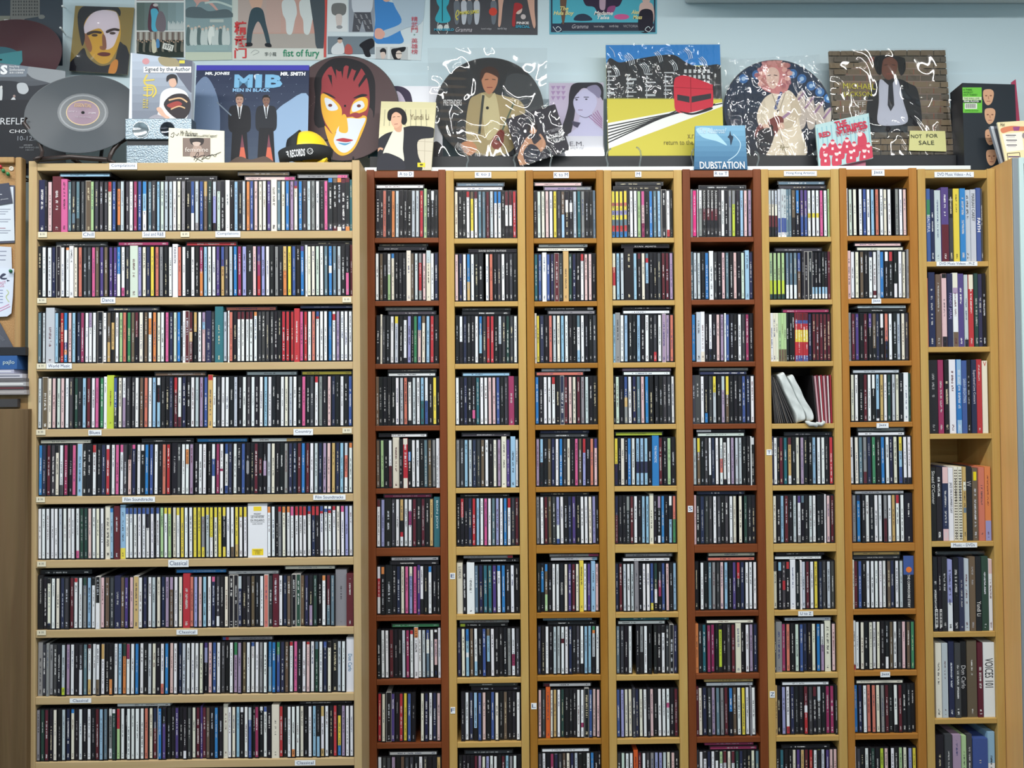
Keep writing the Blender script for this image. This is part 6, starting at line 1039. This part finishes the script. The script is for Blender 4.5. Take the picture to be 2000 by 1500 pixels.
for zi, z in enumerate(shel):
    x = xa+0.0295
    for i in range(3):
        w = random.uniform(.012, .02); k = MB(); k.box(0, w, 0, 0.13, 0, 0.17, 0, lin(random.choice([(60, 70, 80), (150, 170, 180), (180, 180, 184), (90, 80, 90)]))); k.box(w*.2, w*.8, -.0003, 0, .02, .15, 0, lin((176, 186, 192))); o = k.build('dvd_case', PRINT); o.location = (x, YR+0.012, z+0.0003); x += w+0.001
        tag(o, '%s DVD case at the left end of the display cabinet\'s %s shelf from the floor' % (ORD[i+1], ORD[zi+1]), 'DVD', 'DVDs in the display cabinet')
# leaning CD packs on the cabinet's corner
f = Flat('cd_cover', 'silver-spined clear CD case leaning behind the orange printed card', 'CD cover', at(1955, 325, 1.945), math.radians(6)); f.outline([(1934, 246.5), (1990, 246), (1996, 318), (1957, 326)], 0.008, mat('clear grey case', (150, 156, 168), 0.2)); f.fill((96, 98, 110)); f.poly((206, 212, 220), (1934, 246), (1940, 246), (1961, 325), (1955, 326)); f.done(GLOSSY)
f = Flat('cd_cover', 'cream printed card with orange banner and small text columns at the cabinet corner', 'CD cover', at(1965, 318, 1.925), math.radians(6)); f.outline([(1947.5, 239), (2030, 234), (2040, 322), (1965, 320)], 0.004, CREAM); f.fill((236, 222, 176)); f.blob((214, 130, 96), (1955, 251), (1975, 246), (2000, 247), (2030, 243), (2032, 252), (2000, 256), (1975, 256), (1958, 260)); f.poly((150, 80, 130), (1978, 248), (1992, 247), (1990, 255), (1980, 256)); f.poly((236, 232, 222), (1957, 262), (1996, 258), (1999, 293), (1966, 297)); f.text('Hot', 1953, 240, 1962, 247, (70, 50, 50), slant=.3)
for i, (a, b) in enumerate(((1964, 1984), (1965, 1986), (1966, 1986))): f.rect((70, 64, 80), a, 263.5+i*9.5, b, 265.2+i*9.5); f.rect((170, 160, 170), a+2, 267+i*9.5, b-2, 268+i*9.5)
f.ell((150, 140, 140), 2001, 265, 5, 6); f.line((60, 50, 50), 1.2, (1967, 300), (1991, 298), (1993, 313), (1969, 316), (1967, 300)); f.rect((90, 70, 110), 1969, 305, 1991, 307.5); f.rect((90, 70, 110), 1974, 309, 1980, 313); f.rect((90, 70, 110), 1983, 309, 1989, 313); f.ell((110, 60, 140), 2000, 316, 5, 4); f.done()

# cork board with pinned papers, left edge
YC = 1.93; t = thing('cork_board', 'cork notice board with rounded wooden frame, left of the beech bookcase', 'notice board', at(20, 540, YC)); O = at(20, 540, YC)
def Q(x, y, Y=YC): return at(x, y, Y)-O
FR = wood('pale frame wood', (196, 160, 112), (182, 146, 98)); CORK = mat('cork', (186, 146, 98), 0.9); n = N(CORK, 'ShaderNodeTexNoise', i_Scale=260.0, i_Detail=5.0); r = N(CORK, 'ShaderNodeValToRGB'); r.color_ramp.elements[0].position = .35; r.color_ramp.elements[1].position = .65; r.color_ramp.elements[0].color = lin((160, 120, 76)); r.color_ramp.elements[1].color = lin((200, 160, 112)); Lk(CORK, n.outputs[0], r.inputs[0]); Lk(CORK, r.outputs[0], CORK.node_tree.nodes['Principled BSDF'].inputs['Base Color'])
a, b = Q(-260, 775), Q(31, 318); k = MB(); k.box(a.x, b.x+0.004, 0.006, 0.014, a.z, b.z); k.build('cork_panel', CORK, t)
a, b = Q(30, 775), Q(44.5, 307.5); k = MB(); k.box(a.x, b.x, -0.006, 0.016, a.z, b.z); k.build('frame_stile', FR, t, bevel=0.004)
a, b = Q(-260, 320), Q(30, 307.5); k = MB(); k.box(a.x, b.x, -0.006, 0.016, a.z, b.z); k.build('frame_rail', FR, t, bevel=0.003)
k = MB(); c = Q(20, 328); k.lathe([(.0001, .0), (.0024, .0), (.0025, .0015), (.006, .0015), (.006, 0)], 24, 0, None, False, Matrix.Translation((c.x, .0055, c.z)) @ Matrix.Rotation(math.pi/2, 4, 'X')); k.build('screw_cap', mat('ivory cap', (214, 206, 190), 0.4), t)
def paper(label, quad, dy, c, lines=(), extra=None, nm='pinned_paper'):
    f = Flat(nm, label, 'paper', at(15, 500, YC-dy)); f.outline(quad, 0.0004, mat('note paper', c, 0.65), 'paper_sheet', 0)
    for x0, x1, y, cc, th in lines: f.rect(cc, x0, y, x1, y+th)
    if extra: extra(f)
    f.done(PAPER)
G = (150, 158, 176)
paper('dark grey card edge pinned under the white letter', [(-60, 360), (29, 362), (29, 474), (-60, 478)], -0.003, (84, 88, 108))
paper('white printed letter pinned to the cork board under a dark card', [(-60, 362), (26, 365), (28.5, 470), (-60, 474)], -0.0015, (214, 224, 236), [(-60, 21-i % 3*5, 408+i*4.6+(i > 2)*6+(i > 4)*8, (170, 124, 140) if i == 5 else G, 1.3) for i in range(8)])
paper('dark slate business card pinned over the white letter', [(-60, 366), (17.5, 357), (24.5, 396), (-60, 410)], 0.001, (66, 70, 88), [(-60, 4, 379, (206, 210, 220), 1.4)], lambda f: f.text('phoenix', 2, 387.5, 17, 391, (206, 210, 220), -7))
paper('white note slip with three typed lines, lower on the cork board', [(-60, 478), (22, 482.5), (23.5, 530), (-60, 540)], -0.002, (210, 218, 232), [(-60, 13-i, 490+i*8.4, (140, 146, 168), 1.6) for i in range(3)])
def doodle(f):
    f.blob((70, 74, 96), (0, 540), (6, 534), (12, 536), (4, 542), (14, 543), (10, 546), (2, 545)); f.poly((70, 74, 96), (13, 546), (20, 548), (14, 550)); f.text('GLAST', -8, 550, 12, 555, (210, 140, 170), -8); f.text('TAG', -8, 556, 8, 561, (210, 140, 170), -8); f.curve((190, 206, 150), 1.6, (13, 566), (17, 572), (12, 580), (18, 590)); f.curve((222, 160, 196), 1.4, (-10, 606), (6, 600), (18, 594)); f.curve((222, 160, 196), 1.2, (-10, 612), (8, 604), (20, 598))
    for i in range(5): f.rect((150, 160, 196), -10, 566+i*6, 6, 567.2+i*6)
paper('white drawing with doodles, its curled corner hanging over the cork', [(-60, 522), (27.5, 525), (25, 580), (22, 612), (14, 618), (-60, 622)], 0.002, (216, 226, 244), (), doodle)
paper('dark grey flyer slipping diagonally at the bottom of the cork board', [(-60, 560), (0, 630), (26, 678), (-60, 684)], -0.002, (84, 88, 100), (), lambda f: f.text('outdoor', -2, 656, 12, 664, (130, 134, 146), 48))
def pin(label, x, y, c, Y=YC):
    p = at(x, y, Y); k = MB(); M = Matrix.Translation(p) @ Matrix.Rotation(math.pi/2, 4, 'X') @ Matrix.Rotation(.5, 4, 'Y'); k.lathe([(.0006, -.006), (.0006, 0), (.0042, 0), (.0042, .0015), (.0022, .003), (.002, .008), (.0036, .0095), (.0036, .012), (.0002, .012)], 16, 0, None, True, M); o = k.build('push_pin', mat('pin plastic', c, 0.3)); tag(o, label, 'push pin', 'push pins on the cork board')
pin('red push pin at the top of the cork board', 1, 327, (206, 60, 76)); pin('left one of two green push pins near the cork board top', 7, 335, (46, 140, 84)); pin('right one of two green push pins near the cork board top', 16, 341, (46, 140, 84)); pin('dark green push pin holding the doodled drawing', 21, 530, (40, 120, 84), YC-.003)
# old brown cabinet under the board and the stack on it
YO = 1.835; za = at(20, 771, YO).z; xe = at(53, 1100, YO).x
t = thing('old_cabinet', 'worn brown wooden cabinet at left edge carrying a stack of discs', 'cabinet', Vector((xe, YO, 0)))
k = MB(); k.box(-0.5, -0.001, 0.018, 0.085, 0, za); k.build('carcass', wood('old cabinet wood', (150, 122, 84), (136, 108, 70)), t, bevel=0.001)
k = MB(); k.box(-0.5, 0, 0, 0.0175, 0, at(20, 799, YO).z); k.build('door', OLDWOOD, t, bevel=0.0012)
k = MB(); k.box(-0.5, -0.028, 0.006, 0.0178, at(20, 795, YO).z, at(20, 779, YO).z); k.build('label_strip', mat('dark strip', (60, 58, 60), 0.4), t)
def slabx(nm, label, x1, y0, y1, zb0, c, stripe=None, words=None, dpt=0.098, m=None, cat='CD'):
    Y = YO+0.004; h = at(20, y0, Y).z-at(20, y1, Y).z; X1 = at(x1, (y0+y1)/2, Y).x; w = 0.15; k = MB(); k.box(-w, 0, 0, dpt-.016, 0, h-.0004, 0, lin(c))
    if stripe: k.box(-w*.9, -.006, -.0003, 0, h*.35, h*.62, 0, lin(stripe))
    o = k.build(nm, m or PRINT, bevel=0.0006); o.location = (X1, Y, zb0); tag(o, label, cat)
    if words: text(words[0], o, words[1], words[2], h*words[3], h*words[4], words[5], FRONT, z=0.001)
    return zb0+h
z = za+0.0003
z = slabx('stacked_cd', 'grey CD case, lowest of the stack on the old cabinet', 52, 764, 773.5, z, (150, 146, 148), (176, 172, 172))+.0002
z = slabx('stacked_cd', 'dark red-lined CD case, second from bottom of the stack', 51, 757.5, 764, z, (70, 60, 64), (120, 60, 66))+.0002
z = slabx('stacked_cd', 'pale CD case with white line, third from bottom of the stack', 50.5, 748.5, 757.5, z, (160, 160, 164), (226, 230, 230))+.0002
z = slabx('stacked_cd', 'dark grey CD case, fourth from bottom of the stack', 50.5, 742, 748.5, z, (92, 90, 94), (120, 118, 122))+.0002
z = slabx('stacked_cd', 'light lilac-grey CD case, fifth from bottom of the stack', 43.5, 733, 742, z, (186, 186, 198), (120, 124, 140))+.0002
z = slabx('stacked_cd', 'short pale lilac CD case right under the blue box', 27, 725, 733, z, (170, 172, 196), (210, 212, 222))+.0002
z = slabx('blue_box', 'blue boxed set with white name in the disc stack', 33, 698, 725, z, (52, 92, 150), None, ('pajlo', -.032, -.005, .30, .66, (196, 216, 214)), cat='box set')+.0002
z = slabx('black_case', 'black slipcase on top of the disc stack at the left edge', 49.5, 681.5, 698, z, (40, 42, 48), None, cat='box set')
k = MB()
build_texts()
